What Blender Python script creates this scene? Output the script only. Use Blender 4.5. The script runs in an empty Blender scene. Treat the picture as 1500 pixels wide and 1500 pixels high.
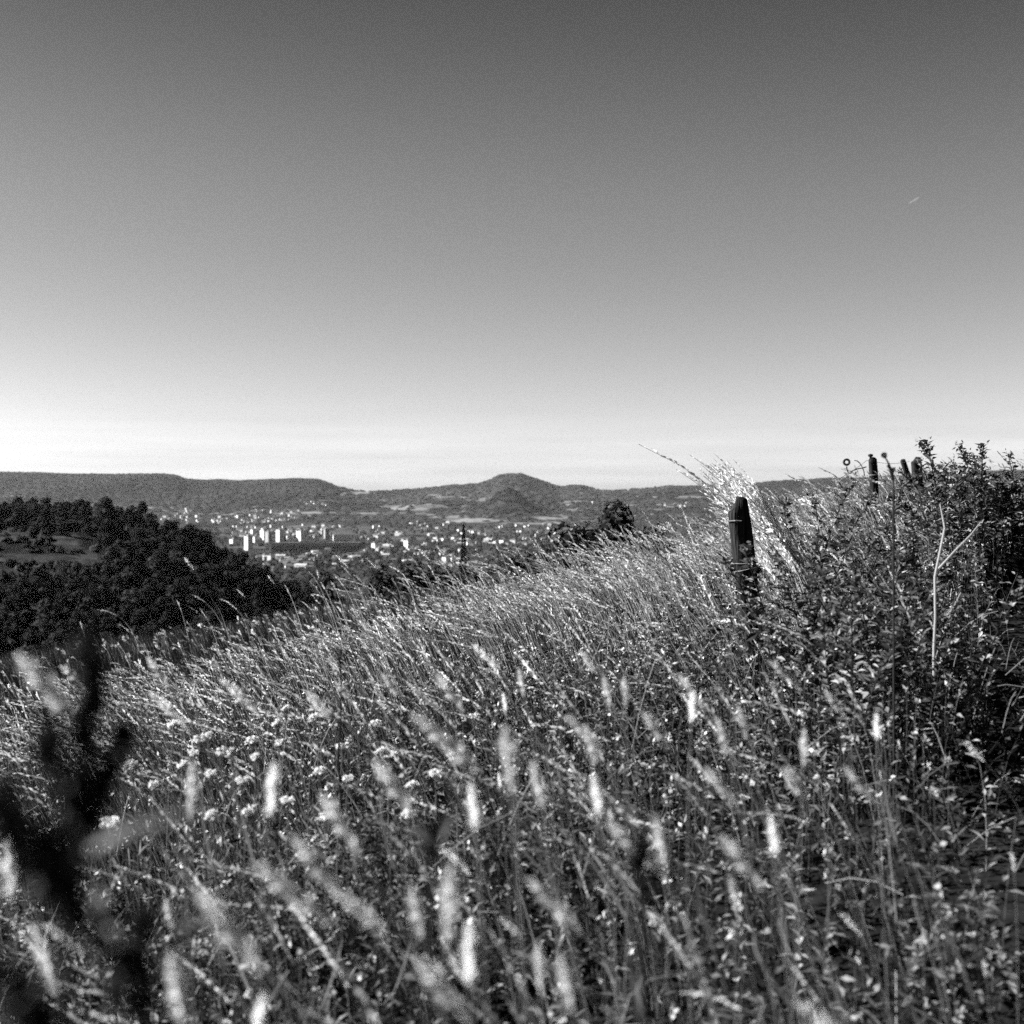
import bpy, math, random
import numpy as np
random.seed(7)
R = np.random.default_rng(11)
SC = bpy.context.scene
COL = SC.collection
F = 2060.6          # focal length in pixels of the 1500 px photograph
HZ = 722.0          # row of the true horizon

# ------------------------------------------------------------------ helpers
def mat_new(name):
    m = bpy.data.materials.new(name); m.use_nodes = True
    m.node_tree.nodes.clear()
    return m, m.node_tree.nodes, m.node_tree.links

ALB = 0.86          # overall plant albedo level
def g(v): return (v, v, v, 1.0)

def leaf_mat(name, lo, hi, trans=0.35, rough=0.5, spec=0.3):
    m, n, l = mat_new(name)
    out = n.new('ShaderNodeOutputMaterial')
    at = n.new('ShaderNodeAttribute'); at.attribute_name = 'tone'
    mr = n.new('ShaderNodeMix'); mr.data_type = 'RGBA'
    lo, hi = lo * ALB, hi * ALB
    mr.inputs[6].default_value = g(lo); mr.inputs[7].default_value = g(hi)
    l.new(at.outputs['Fac'], mr.inputs[0])
    p = n.new('ShaderNodeBsdfPrincipled')
    p.inputs['Roughness'].default_value = rough
    p.inputs['Specular IOR Level'].default_value = spec
    t = n.new('ShaderNodeBsdfTranslucent')
    mx = n.new('ShaderNodeMixShader'); mx.inputs[0].default_value = trans
    l.new(mr.outputs[2], p.inputs['Base Color']); l.new(mr.outputs[2], t.inputs['Color'])
    l.new(p.outputs[0], mx.inputs[1]); l.new(t.outputs[0], mx.inputs[2])
    l.new(mx.outputs[0], out.inputs['Surface'])
    return m

def noise_mat(name, lo, hi, scale=5.0, rough=0.9, bump=0.0, detail=6, stretch=(1, 1, 1), spec=0.04):
    m, n, l = mat_new(name)
    out = n.new('ShaderNodeOutputMaterial')
    tc = n.new('ShaderNodeTexCoord'); mp = n.new('ShaderNodeMapping')
    mp.inputs['Scale'].default_value = stretch
    nz = n.new('ShaderNodeTexNoise'); nz.inputs['Scale'].default_value = scale
    nz.inputs['Detail'].default_value = detail
    rp = n.new('ShaderNodeValToRGB')
    rp.color_ramp.elements[0].position = 0.32; rp.color_ramp.elements[0].color = g(lo)
    rp.color_ramp.elements[1].position = 0.68; rp.color_ramp.elements[1].color = g(hi)
    p = n.new('ShaderNodeBsdfPrincipled'); p.inputs['Roughness'].default_value = rough
    p.inputs['Specular IOR Level'].default_value = spec
    l.new(tc.outputs['Object'], mp.inputs[0]); l.new(mp.outputs[0], nz.inputs['Vector'])
    l.new(nz.outputs['Fac'], rp.inputs[0]); l.new(rp.outputs[0], p.inputs['Base Color'])
    if bump:
        b = n.new('ShaderNodeBump'); b.inputs['Strength'].default_value = bump
        b.inputs['Distance'].default_value = 0.02
        l.new(nz.outputs['Fac'], b.inputs['Height']); l.new(b.outputs[0], p.inputs['Normal'])
    l.new(p.outputs[0], out.inputs['Surface'])
    return m

class Buf:
    """collects quads, becomes ONE mesh"""
    def __init__(s): s.V = []; s.Q = []; s.T = []; s.M = []; s.n = 0
    def add(s, V, Q, tone=0.5, mi=0):
        V = np.asarray(V, float).reshape(-1, 3); Q = np.asarray(Q, np.int64).reshape(-1, 4)
        t = np.broadcast_to(np.asarray(tone, float).reshape(-1) if np.ndim(tone) else np.full(1, tone), (len(V),)) if np.size(tone) in (1, len(V)) else np.resize(tone, len(V))
        s.V.append(V); s.Q.append(Q + s.n); s.T.append(t); s.M.append(np.full(len(Q), mi)); s.n += len(V)
    def mesh(s, name, mats, smooth=False):
        V = np.concatenate(s.V); Q = np.concatenate(s.Q); T = np.concatenate(s.T); M = np.concatenate(s.M)
        me = bpy.data.meshes.new(name)
        me.vertices.add(len(V)); me.vertices.foreach_set('co', V.astype(np.float32).ravel())
        me.loops.add(Q.size); me.loops.foreach_set('vertex_index', Q.astype(np.int32).ravel())
        me.polygons.add(len(Q)); me.polygons.foreach_set('loop_start', np.arange(0, Q.size, 4, dtype=np.int32))
        a = me.attributes.new('tone', 'FLOAT', 'POINT'); a.data.foreach_set('value', T.astype(np.float32))
        if not isinstance(mats, (list, tuple)): mats = [mats]
        for m in mats: me.materials.append(m)
        me.polygons.foreach_set('material_index', M.astype(np.int32))
        me.polygons.foreach_set('use_smooth', np.full(len(Q), bool(smooth)))
        me.update(calc_edges=True); me.validate()
        return me
    def obj(s, name, mats, parent=None, smooth=False):
        return link(name, s.mesh(name, mats, smooth), parent)

def link(name, data, parent=None):
    o = bpy.data.objects.new(name, data); COL.objects.link(o)
    if parent is not None: o.parent = parent
    return o

def tag(o, label=None, cat=None, group=None, kind=None):
    if label: o['label'] = label
    if cat: o['category'] = cat
    if group: o['group'] = group
    if kind: o['kind'] = kind
    return o

def thing(name, label, cat, loc=(0, 0, 0), rz=0.0, group=None):
    o = bpy.data.objects.new(name, None); COL.objects.link(o)
    o.empty_display_size = 0.1
    o.location = loc; o.rotation_euler = (0, 0, rz)
    return tag(o, label, cat, group)

def dup(root, loc, rz=0.0, sc=1.0, label=None, group=None):
    r = root.copy(); COL.objects.link(r)
    r.location = loc; r.rotation_euler = (0, 0, rz)
    r.scale = (sc, sc, sc) if np.isscalar(sc) else sc
    if label: r['label'] = label
    if group: r['group'] = group
    for c in root.children:
        k = c.copy(); COL.objects.link(k); k.parent = r
        for d in c.children:
            e = d.copy(); COL.objects.link(e); e.parent = k
    return r

# ---- value noise
_H = np.random.default_rng(3).random((256, 256))
def vn(x, y):
    xi = np.floor(x).astype(int); yi = np.floor(y).astype(int)
    fx = x - xi; fy = y - yi
    fx = fx * fx * (3 - 2 * fx); fy = fy * fy * (3 - 2 * fy)
    a = _H[xi & 255, yi & 255]; b = _H[(xi + 1) & 255, yi & 255]
    c = _H[xi & 255, (yi + 1) & 255]; d = _H[(xi + 1) & 255, (yi + 1) & 255]
    return (a * (1 - fx) + b * fx) * (1 - fy) + (c * (1 - fx) + d * fx) * fy
def fbm(x, y, s=1.0, o=4):
    x = np.asarray(x, float); y = np.asarray(y, float)
    v = 0; a = 0.5; n = 0
    for k in range(o):
        v = v + a * vn(x * s + 17.3 * k, y * s + 9.1 * k); n += a; a *= 0.5; s *= 2.03
    return v / n
def sstep(a, b, x):
    t = np.clip((x - a) / (b - a), 0, 1); return t * t * (3 - 2 * t)

# ------------------------------------------------------------------ the lie of the land (camera stands at the origin, 1.25 m above ground)
FX, FY, FDX, FDY = 1.15, 6.9, 0.306, 0.952     # fence line: point and direction
def side(x, y): return (x - FX) * FDY - (y - FY) * FDX   # metres to the right of the fence
def veer(y): return .10 * np.maximum(np.asarray(y, float) - 7.0, 0) ** 1.6      # the path swings off to the right
def sidep(x, y): return side(x, y) - veer(y)
TY = [-1e5, -50, 0, 25, 30, 36, 45, 60, 100, 150, 300, 600, 1200, 1900, 5000, 1e6]
TZ = [-1.0, -1.0, -1.25, -1.83, -2.15, -2.9, -4.5, -7.3, -16, -28, -57, -80, -100, -110, -113, -113]
HPX = np.array([-300, 0, 100, 180, 230, 300, 350, 400, 450, 500, 560, 620])
HROW = np.array([728, 733, 741, 751, 762, 788, 812, 838, 862, 884, 905, 925]) + 19
CPX = np.array([-900, -100, 0, 50, 100, 180, 240, 258, 270, 300, 320, 350, 400, 440, 465, 480, 495, 520, 545, 570, 600, 640, 660, 700, 720, 735,
       760, 775, 800, 812, 820, 835, 850, 865, 880, 900, 950, 965, 980, 1000, 1030, 1060, 1100, 1140, 1180, 1220, 1260, 1300, 1400, 1500, 1700, 2600])
CROW = np.array([688, 690, 692, 693, 695, 695, 695, 697, 702, 704, 703, 705, 703, 702, 703, 708, 714, 718, 720, 719, 717, 714, 711, 709, 702.5, 695,
       693, 698.5, 706.5, 711, 713, 711, 711, 714, 718, 717, 715, 713, 711, 712, 711, 710, 707, 704, 702, 700, 700, 697, 691, 689, 690, 690]) + 1.2
def height(x, y):
    x = np.asarray(x, float); y = np.asarray(y, float)
    r = np.hypot(x, y)
    near = r < 60
    yy = np.where(near, y, np.maximum(y, 0.3 * r))
    u = np.clip(x / np.maximum(yy, 0.5), -1.6, 1.6)
    T = (np.interp(yy, TY, TZ) + np.interp(yy * 1.06, TY, TZ) + np.interp(yy * 0.94, TY, TZ)) / 3
    fade = 1 - sstep(45, 260, yy)
    s = side(x, y)
    bank = sstep(-3.0, -0.3, s) * np.clip(0.025 * yy, 0, 0.5)
    path = -0.07 * np.exp(-((s - veer(np.clip(yy, 0, 40)) - 1.75) / 0.5) ** 4)
    z = T + fade * (0.15 * np.clip(x, -40, 40) + bank + path * (yy < 40))
    z = z + fade * 0.10 * (fbm(x, y, 0.45) - 0.5) + 0.03 * (fbm(x + 50, y, 1.7, 2) - 0.5) * fade
    # wooded spur on the left
    hx = np.interp(750 + u * F, HPX, (HZ - HROW) / F * 520)
    spur = hx - 0.165 * np.abs(yy - 520) - 0.00012 * (yy - 520) ** 2 * 0 + 6 * (fbm(x, y, 0.02, 3) - 0.5)
    k = 4.0
    w = sstep(120, 200, yy) * sstep(-0.02, -0.1, u)
    spur = np.where(w > 0, spur, -1e4)
    m = np.maximum(z, spur); z2 = m + np.log(np.exp(np.clip((z - m) / k, -50, 0)) + np.exp(np.clip((spur - m) / k, -50, 0))) * k
    z = np.where(w > 0, z * (1 - w) + z2 * w, z)
    # valley swells
    z = z + sstep(1200, 2400, yy) * 6 * (fbm(x, y, 0.0016, 3) - 0.5)
    z = z + 34 * np.exp(-((x + 560) / 210) ** 2 - ((y - 4350) / 260) ** 2)        # dark wooded rise behind the town
    # far hills
    c = np.interp(750 + u * F, CPX, (HZ - CROW) / F * 7000)
    foot = 4650 + 250 * (fbm(x, np.zeros_like(x), 0.0012, 2) - 0.5)
    t = (yy - foot) / (7000 - foot)
    tt = np.clip(t, 0, 1)
    prof = 0.35 * tt + 0.65 * tt * tt * (3 - 2 * tt)
    plate = sstep(540, 440, 750 + u * F)
    prof = prof * (1 - plate) + plate * sstep(0.02, 1.0, tt) ** 0.9
    hills = (c + 113) * prof - np.maximum(yy - 7000, 0) * 0.07 + 42 * (fbm(x, y, 0.0026, 4) - 0.5) * np.clip(4 * tt * (1 - tt), 0, 1)
    z = np.where(t > 0, np.maximum(z + hills, -330), z)
    z = z + 76 * np.exp(-(((x + 14) / 82) ** 2 + ((y - 5250) / 150) ** 2) ** 0.85)        # small dark dome before the peak
    z = z + 30 * np.exp(-((x + 330) / 120) ** 2 - ((y - 5500) / 200) ** 2)
    return z
def hz1(x, y): return float(height(np.array([x]), np.array([y]))[0])
def proj(x, y, z): return 750 + x / y * F, HZ - z / y * F
def at(px, row, d): return np.array([(px - 750) / F * d, d, (HZ - row) / F * d])
def on_ground(px, row, y0=1000, y1=9000):
    """farthest-first is not needed: first hit of the sight line with the land"""
    ys = np.geomspace(y0, y1, 900)
    xs = (px - 750) / F * ys
    zs = height(xs, ys); below = (HZ - row) / F * ys <= zs
    i = int(np.argmax(below)) if below.any() else len(ys) - 1
    return np.array([xs[i], ys[i], zs[i]])

# ------------------------------------------------------------------ terrain sheets
FIELDS = [(592, 743, 46, 4.2), (535, 752, 18, 1.6), (690, 762, 45, 3.0), (700, 733, 34, 2.2), (525, 722, 34, 2.4), (655, 729, 22, 2.6), (735, 743, 44, 2.6),
          (802, 757, 30, 4), (860, 734, 26, 1.6), (855, 722, 22, 1.4), (900, 744, 26, 2.2), (985, 742, 24, 2.2), (470, 751, 26, 1.6), (428, 752, 26, 1.6),
          (150, 741, 34, 1.5), (20, 726, 14, 1.4), (104, 714, 5, 0.9), (210, 745, 24, 1.4), (780, 767, 40, 2), (870, 762, 20, 1.6), (640, 722, 18, 1.2),
          (900, 719, 24, 1.0), (560, 733, 24, 1.7), (490, 733, 16, 1.4), (620, 752, 22, 1.2), (500, 743, 14, 1.4), (940, 728, 30, 1.4), (830, 748, 24, 1.5), (45, 716, 16, 0.9),
          (1010, 728, 30, 1.2), (755, 750, 40, 2.2), (690, 750, 24, 1.4)]
_fr = np.random.default_rng(21)
FIELDS += [(_fr.uniform(490, 1080), _fr.uniform(716, 766), _fr.uniform(7, 24), _fr.uniform(.6, 1.7)) for _ in range(60)] + [(_fr.uniform(0, 500), _fr.uniform(738, 756), _fr.uniform(8, 24), _fr.uniform(.6, 1.4)) for _ in range(22)]
def field_mask(x, y, z):
    px, row = proj(x, np.maximum(y, 1), z)
    n1 = fbm(x, y, 0.012, 3) - 0.5; n2 = fbm(x + 900, y, 0.006, 3) - 0.5
    v = np.zeros_like(x)
    for (a, b, w, h) in FIELDS:
        q = ((px - a + n2 * 40) / w) ** 2 + ((row - b + n1 * 4) / h) ** 2
        v = np.maximum(v, sstep(1.25, 0.8, q))
    return v * sstep(.9, 1.3, ((x + 14) / 165) ** 2 + ((y - 5250) / 260) ** 2)

def terrain_mat(name, kind):
    m, n, l = mat_new(name)
    out = n.new('ShaderNodeOutputMaterial')
    at_ = n.new('ShaderNodeAttribute'); at_.attribute_name = 'tone'
    tc = n.new('ShaderNodeTexCoord')
    nz = n.new('ShaderNodeTexNoise'); nz.inputs['Detail'].default_value = 8
    p = n.new('ShaderNodeBsdfPrincipled'); p.inputs['Roughness'].default_value = 0.95; p.inputs['Specular IOR Level'].default_value = 0.02
    rp = n.new('ShaderNodeValToRGB')
    l.new(tc.outputs['Object'], nz.inputs['Vector']); l.new(nz.outputs['Fac'], rp.inputs[0])
    if kind == 'meadow':
        nz.inputs['Scale'].default_value = 9; a, b = 0.003, 0.011; f0 = 0.022
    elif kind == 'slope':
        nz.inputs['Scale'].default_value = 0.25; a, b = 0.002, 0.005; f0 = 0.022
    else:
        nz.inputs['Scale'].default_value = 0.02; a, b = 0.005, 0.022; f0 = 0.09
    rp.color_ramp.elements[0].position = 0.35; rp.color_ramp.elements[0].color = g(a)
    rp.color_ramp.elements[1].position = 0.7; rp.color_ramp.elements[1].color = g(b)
    mx = n.new('ShaderNodeMix'); mx.data_type = 'RGBA'; mx.inputs[7].default_value = g(f0)
    # parcels: each field a slightly different crop
    vo = n.new('ShaderNodeTexVoronoi'); vo.inputs['Scale'].default_value = 0.013 if kind == 'far' else 0.2
    l.new(tc.outputs['Object'], vo.inputs['Vector'])
    hs = n.new('ShaderNodeMix'); hs.data_type = 'RGBA'; hs.inputs[6].default_value = g(f0 * 0.45); hs.inputs[7].default_value = g(f0 * 1.3)
    sp = n.new('ShaderNodeSeparateColor'); l.new(vo.outputs['Color'], sp.inputs[0]); l.new(sp.outputs[0], hs.inputs[0])
    l.new(at_.outputs['Fac'], mx.inputs[0]); l.new(rp.outputs[0], mx.inputs[6]); l.new(hs.outputs[2], mx.inputs[7])
    l.new(mx.outputs[2], p.inputs['Base Color'])
    b_ = n.new('ShaderNodeBump'); b_.inputs['Strength'].default_value = 0.6
    b_.inputs['Distance'].default_value = {'meadow': 0.03, 'slope': 1.0, 'far': 8.0}[kind]
    l.new(nz.outputs['Fac'], b_.inputs['Height']); l.new(b_.outputs[0], p.inputs['Normal'])
    l.new(p.outputs[0], out.inputs['Surface'])
    return m

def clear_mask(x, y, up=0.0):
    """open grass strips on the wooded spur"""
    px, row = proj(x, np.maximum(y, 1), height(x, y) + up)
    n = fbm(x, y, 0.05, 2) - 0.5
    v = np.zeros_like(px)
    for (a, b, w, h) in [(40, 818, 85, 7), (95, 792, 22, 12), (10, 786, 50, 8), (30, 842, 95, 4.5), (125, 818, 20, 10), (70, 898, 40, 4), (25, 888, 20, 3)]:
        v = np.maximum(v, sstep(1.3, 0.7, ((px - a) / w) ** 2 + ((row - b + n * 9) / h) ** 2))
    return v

def sheet(name, r0, r1, nr, dth, mat, tonef, label):
    fine = np.radians(np.arange(-27, 27.001, dth)); coarse = np.radians(np.arange(30, 331, 5.0))
    th = np.concatenate([fine, coarse]); rr = np.geomspace(r0, r1, nr)
    Rr, Th = np.meshgrid(rr, th, indexing='ij')
    x = Rr * np.sin(Th); y = Rr * np.cos(Th); z = height(x, y)
    tone = tonef(x, y, z)
    V = np.stack([x, y, z], -1).reshape(-1, 3); nt = len(th)
    i, j = np.meshgrid(np.arange(nr - 1), np.arange(nt), indexing='ij'); j2 = (j + 1) % nt
    Q = np.stack([i * nt + j, i * nt + j2, (i + 1) * nt + j2, (i + 1) * nt + j], -1).reshape(-1, 4)[:, ::-1]
    b = Buf(); b.add(V, Q, tone.ravel())
    o = b.obj(name, mat, smooth=True); o['kind'] = 'structure'
    if label: o['label'] = label
    return o
def bare(x, y, z):
    s = sidep(x, y); return 0.55 * np.exp(-((s - 1.75) / 0.55) ** 4) * (y > 2)
sheet('ground', 0.25, 52, 170, 0.4, terrain_mat('meadow_soil', 'meadow'), bare, 'grassy hillside meadow sloping down to the left')
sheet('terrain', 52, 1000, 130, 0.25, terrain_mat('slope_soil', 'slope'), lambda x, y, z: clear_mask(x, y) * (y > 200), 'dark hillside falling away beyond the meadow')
fm = terrain_mat('country', 'far')
sheet('valley', 1000, 4600, 130, 0.06, fm, lambda x, y, z: np.maximum(field_mask(x, y, z), 0.28 * (fbm(x, y, 0.004, 3) > 0.5)), 'broad valley floor with the town')
sheet('hills', 4600, 16000, 200, 0.06, fm, lambda x, y, z: field_mask(x, y, z), 'long wooded plateau and hills on the skyline')

# the path on the far side of the fence, a trodden strip 4 mm proud of the ground
pb = Buf(); ys = np.linspace(2.0, 20, 90); off = np.linspace(1.3, 2.25, 7)
pv = []
for yv in ys:
    for o_ in off:
        xx = FX + (yv - FY) * FDX / FDY + (o_ + float(veer(yv))) / FDY + 0.10 * (fbm(np.array([yv]), np.array([3.0]), 0.6)[0] - 0.5)
        pv.append((xx, yv, 0))
pv = np.array(pv); pv[:, 2] = height(pv[:, 0], pv[:, 1]) + 0.004
i, j = np.meshgrid(np.arange(len(ys) - 1), np.arange(6), indexing='ij')
pb.add(pv, np.stack([i * 7 + j, i * 7 + j + 1, (i + 1) * 7 + j + 1, (i + 1) * 7 + j], -1))
po = pb.obj('path', noise_mat('trodden_earth', 0.02, 0.06, 14, bump=0.6), smooth=True); po['kind'] = 'structure'; po['label'] = 'trodden earth path beside the fence'

# ------------------------------------------------------------------ plant makers (vectorised)
def unit(v): return v / np.maximum(np.linalg.norm(v, axis=-1, keepdims=True), 1e-9)
def curve(P, H, lean, bend, t):
    """P (N,3), H (N,), lean (N,2) straight lean, bend (N,2) extra lean growing to the tip, t (K,) or (N,K) -> (N,K,3)"""
    t = np.broadcast_to(t, (len(P), np.shape(t)[-1]))
    hor = lean[:, None, :] * t[..., None] + bend[:, None, :] * (t ** 3)[..., None]
    bl = np.linalg.norm(bend, axis=-1)[:, None]; ll = np.linalg.norm(lean, axis=-1)[:, None]
    zz = t * np.sqrt(np.maximum(1 - 0.5 * ll ** 2, 0.3)) - 0.42 * np.minimum(bl, 1.2) * t ** 4
    return P[:, None, :] + np.concatenate([hor, zz[..., None]], -1) * H[:, None, None]

def blades(B, P, H, W, lean, bend, tone, segs=3, mi=0, taper=0.8):
    N = len(P); t = np.linspace(0, 1, segs + 1)
    C = curve(P, H, lean, bend, t)
    phi = R.random(N) * np.pi; d = np.stack([np.cos(phi), np.sin(phi), np.zeros(N)], -1)
    w = W[:, None] * 0.5 * np.maximum((1 - t) ** taper, 0.06)[None]
    L = C - d[:, None] * w[..., None]; Rr = C + d[:, None] * w[..., None]
    V = np.stack([L, Rr], 2).reshape(N, -1, 3); k = (segs + 1) * 2
    base = np.arange(N)[:, None] * k
    q = np.array([[2 * i, 2 * i + 1, 2 * i + 3, 2 * i + 2] for i in range(segs)]).ravel()
    B.add(V.reshape(-1, 3), (base + q[None]).reshape(-1, 4), np.repeat(tone, k), mi)

def tubes(B, C, W, tone, sides=3, mi=0):
    """C (N,K,3) centre lines, W (N,K) radii"""
    N, K, _ = C.shape
    T = np.gradient(C, axis=1); T = unit(T)
    ref = np.array([0.31, 0.92, 0.23]); a = unit(np.cross(T, ref)); b = np.cross(T, a)
    an = np.arange(sides) * 2 * np.pi / sides
    V = C[:, :, None] + W[..., None, None] * (a[:, :, None] * np.cos(an)[None, None, :, None] + b[:, :, None] * np.sin(an)[None, None, :, None])
    base = (np.arange(N) * K * sides)[:, None]
    q = [[i * sides + j, i * sides + (j + 1) % sides, (i + 1) * sides + (j + 1) % sides, (i + 1) * sides + j] for i in range(K - 1) for j in range(sides)]
    q = np.array(q).ravel()
    B.add(V.reshape(-1, 3), (base + q[None]).reshape(-1, 4), np.repeat(np.asarray(tone), K * sides) if np.ndim(tone) else tone, mi)

def rhombs(B, base, axis, L, W, tone, mi=0, wide=0.4):
    n = len(base); axis = unit(axis)
    s = unit(np.cross(axis, R.normal(size=(n, 3))))
    m = base + axis * (L * wide)[:, None]
    V = np.stack([base, m + s * (W * .5)[:, None], base + axis * L[:, None], m - s * (W * .5)[:, None]], 1)
    B.add(V.reshape(-1, 3), np.arange(n * 4).reshape(-1, 4), np.repeat(np.broadcast_to(tone, (n,)), 4), mi)

def leaves(B, base, axis, L, W, tone, mi=0, fold=0.25):
    n = len(base); axis = unit(axis)
    up = np.array([0, 0, 1.0]) + R.normal(size=(n, 3)) * 0.35
    s = unit(np.cross(axis, up)); nn = np.cross(s, axis)
    mid = base + axis * (L * .45)[:, None]
    V = np.stack([base, mid + s * (W * .5)[:, None] + nn * (W * fold * .5)[:, None], base + axis * L[:, None] - nn * (L * .12)[:, None],
                  mid - s * (W * .5)[:, None] + nn * (W * fold * .5)[:, None], mid - nn * (W * fold * .3)[:, None]], 1)
    q = np.array([0, 1, 2, 4, 0, 4, 2, 3])
    B.add(V.reshape(-1, 3), ((np.arange(n) * 5)[:, None] + q[None]).reshape(-1, 4), np.repeat(np.broadcast_to(tone, (n,)), 5), mi)

def plumes(B, P, H, lean, bend, tone, K, t0, L, W, spread, mi=0):
    """K spikelets on the upper part of each stem"""
    N = len(P)
    t = t0 + (1 - t0) * (np.arange(K)[None] + R.random((N, K))) / K
    C = curve(P, H, lean, bend, t); C2 = curve(P, H, lean, bend, np.minimum(t + .02, 1.05))
    T = unit(C2 - C)
    f = (t - t0) / (1 - t0); prof = np.sin(np.pi * np.clip(f * .86 + .12, 0, 1)) ** .6
    ax = T + R.normal(size=T.shape) * spread
    LL = (L[:, None] * prof * R.uniform(.7, 1.25, (N, K))); WW = W[:, None] * prof
    rhombs(B, C.reshape(-1, 3), ax.reshape(-1, 3), LL.ravel(), WW.ravel(), np.repeat(tone, K), mi)

M_GRASS = leaf_mat('meadow_grass_blade', 0.003, 0.14, 0.4, 0.6, 0.04)
M_STRAW = leaf_mat('dry_straw', 0.035, 0.68, 0.5, 0.6, 0.08)
M_HERB = leaf_mat('herb_leaf', 0.003, 0.26, 0.25, 0.5, 0.10)
M_DARK = leaf_mat('withered_dark', 0.004, 0.045, 0.1, 0.8, 0.03)
M_PLUME = leaf_mat('silvery_plume', 0.55, 1.0, 0.5, 0.7, 0.05)
M_WHITE = leaf_mat('white_petal', 0.6, 0.85, 0.3, 0.6, 0.2)
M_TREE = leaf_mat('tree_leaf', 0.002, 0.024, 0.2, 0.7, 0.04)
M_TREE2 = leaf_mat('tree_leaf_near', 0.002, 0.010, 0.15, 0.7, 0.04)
M_BARK = noise_mat('bark', 0.02, 0.06, 12, bump=0.5)

# ------------------------------------------------------------------ meadow (nobody could count it)
def scatter(n, y0, y1, margin=1.7, slope=0.43):
    n = int(n * (1 + .8 / (.43 * (y0 + y1) / 2 + .9)))
    y = np.sqrt(R.random(n) * (y1 ** 2 - y0 ** 2) + y0 ** 2)
    x = (R.random(n) * 2 - 1) * (slope * y + margin)
    return x, y
def patch(x, y): return fbm(x, y, 0.35, 3)
def foot(x, y): return np.stack([x, y, height(x, y) - 0.01], -1)

def herb_zone(x, y, pt):
    far = 5.4 + 4.5 * sstep(-.22, .02, x / y)      # herbs reach farther out in the middle and right
    return sstep(far + 1.2, far - 1.8, y + (pt - .5) * 5)
def gap(x, y): return 1 - .93 * sstep(.60, .48, fbm(x + 70, y, 1.7, 2) + .25 * (fbm(x, y, 5.0, 1) - .5) + .10 * sstep(4, 11, y))   # 1 = planted, 0 = gap
gb = Buf()
for (y0, y1, n, w, segs) in [(0.8, 2.5, 5000, .0042, 4), (2.5, 5, 13000, .0050, 3), (5, 9, 30000, .0070, 3), (9, 15, 38000, .0105, 3), (15, 29, 75000, .0160, 2)]:
    x, y = scatter(n, y0, y1); n = len(x)
    s = side(x, y); pt = patch(x, y)
    sp = sidep(x, y); keep = ~((sp > 1.1) & (sp < 2.5) & (R.random(n) < .45))
    herbzone = herb_zone(x, y, pt)
    keep &= R.random(n) > .62 * herbzone
    keep &= R.random(n) < gap(x, y)
    x, y, s, sp, pt, hz = x[keep], y[keep], s[keep], sp[keep], pt[keep], herbzone[keep]
    N = len(x)
    H = (.24 + .30 * R.random(N) ** 1.3) * (.72 + .6 * pt) * np.where(s > .2, .9, 1)
    H = H * (1 + .55 * hz * (y < 6) * R.random(N))
    H = np.where((sp > 1.1) & (sp < 2.5), H * .40, H) * np.where(y > 13, .78, 1)
    lean = np.stack([-.14 - .25 * R.random(N) + .5 * (fbm(x, y, .6, 2) - .5), R.normal(0, .2, N)], -1) + R.normal(0, .16, (N, 2))
    bend = np.stack([-.18 * R.random(N), R.normal(0, .12, N)], -1)
    dry = R.random(N) < (.25 - .10 * hz) * (1 - .5 * sstep(-1.0, .6, s)) + .5 * (pt - .5)
    tone = np.clip(np.where(dry, R.uniform(.3, 1.0, N), R.uniform(0, .12, N)) * (1 - .35 * hz), 0, 1)
    blades(gb, foot(x, y), H, np.full(N, w) * R.uniform(.7, 1.4, N), lean, bend, tone, segs)
tag(gb.obj('grass', M_GRASS), 'fine meadow grass covering the slope', 'grass', kind='stuff')

sb = Buf()
for (y0, y1, n, k, wst, L, W) in [(.75, 3.2, 2300, 26, .0014, .014, .0060), (3.2, 6, 2400, 22, .0020, .020, .0075), (6, 11, 3800, 15, .0034, .028, .0105), (11, 17, 3000, 12, .0058, .042, .0165), (17, 26, 2600, 10, .0090, .060, .0240)]:
    x, y = scatter(n, y0, y1); n = len(x)
    s = side(x, y); pt = patch(x + 31, y)
    dens = .15 + .70 * sstep(-8, -1, s) * sstep(1.5, .3, s + .9 * sstep(8, 12, y)) + .4 * sstep(5, 8, y) * (pt > .45)
    dens = dens * (1 - .55 * herb_zone(x, y, pt)) * np.where(s > 1.1, .40, 1) * np.where((sidep(x, y) > 1.0) & (sidep(x, y) < 2.5), 0, 1)
    dens = dens * gap(x + 3, y)
    ok = R.random(n) < dens
    x, y, s, pt = x[ok], y[ok], s[ok], pt[ok]; N = len(x)
    tall = sstep(-7, -1.0, s)
    H = (.50 + .28 * R.random(N)) * (.70 + .47 * tall) * (.85 + .3 * pt) * (1 - .22 * sstep(11, 16, y) * sstep(.2, -1.5, s))
    lean = np.stack([-.16 - .30 * R.random(N), R.normal(-.05, .16, N)], -1) + R.normal(0, .09, (N, 2))
    bend = np.stack([-.06 - .50 * R.random(N) ** 1.8, R.normal(0, .15, N)], -1)
    tone = np.clip(R.beta(1.1, 1.0, N) + .12 - .12 * sstep(.0, 1.0, s) + .10 * sstep(6, 3.5, y), 0, 1)
    P = foot(x, y)
    C = curve(P, H, lean, bend, np.linspace(0, 1, 6))
    tubes(sb, C, np.repeat((wst * R.uniform(.7, 1.2, N) * .5)[:, None], 6, 1) * np.linspace(1, .55, 6)[None], tone * (.35 + .4 * sstep(4, 9, y)))
    plumes(sb, P, H, lean, bend, tone, k, .80, L * R.uniform(.8, 1.2, N), W * R.uniform(.8, 1.2, N), .22)
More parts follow.
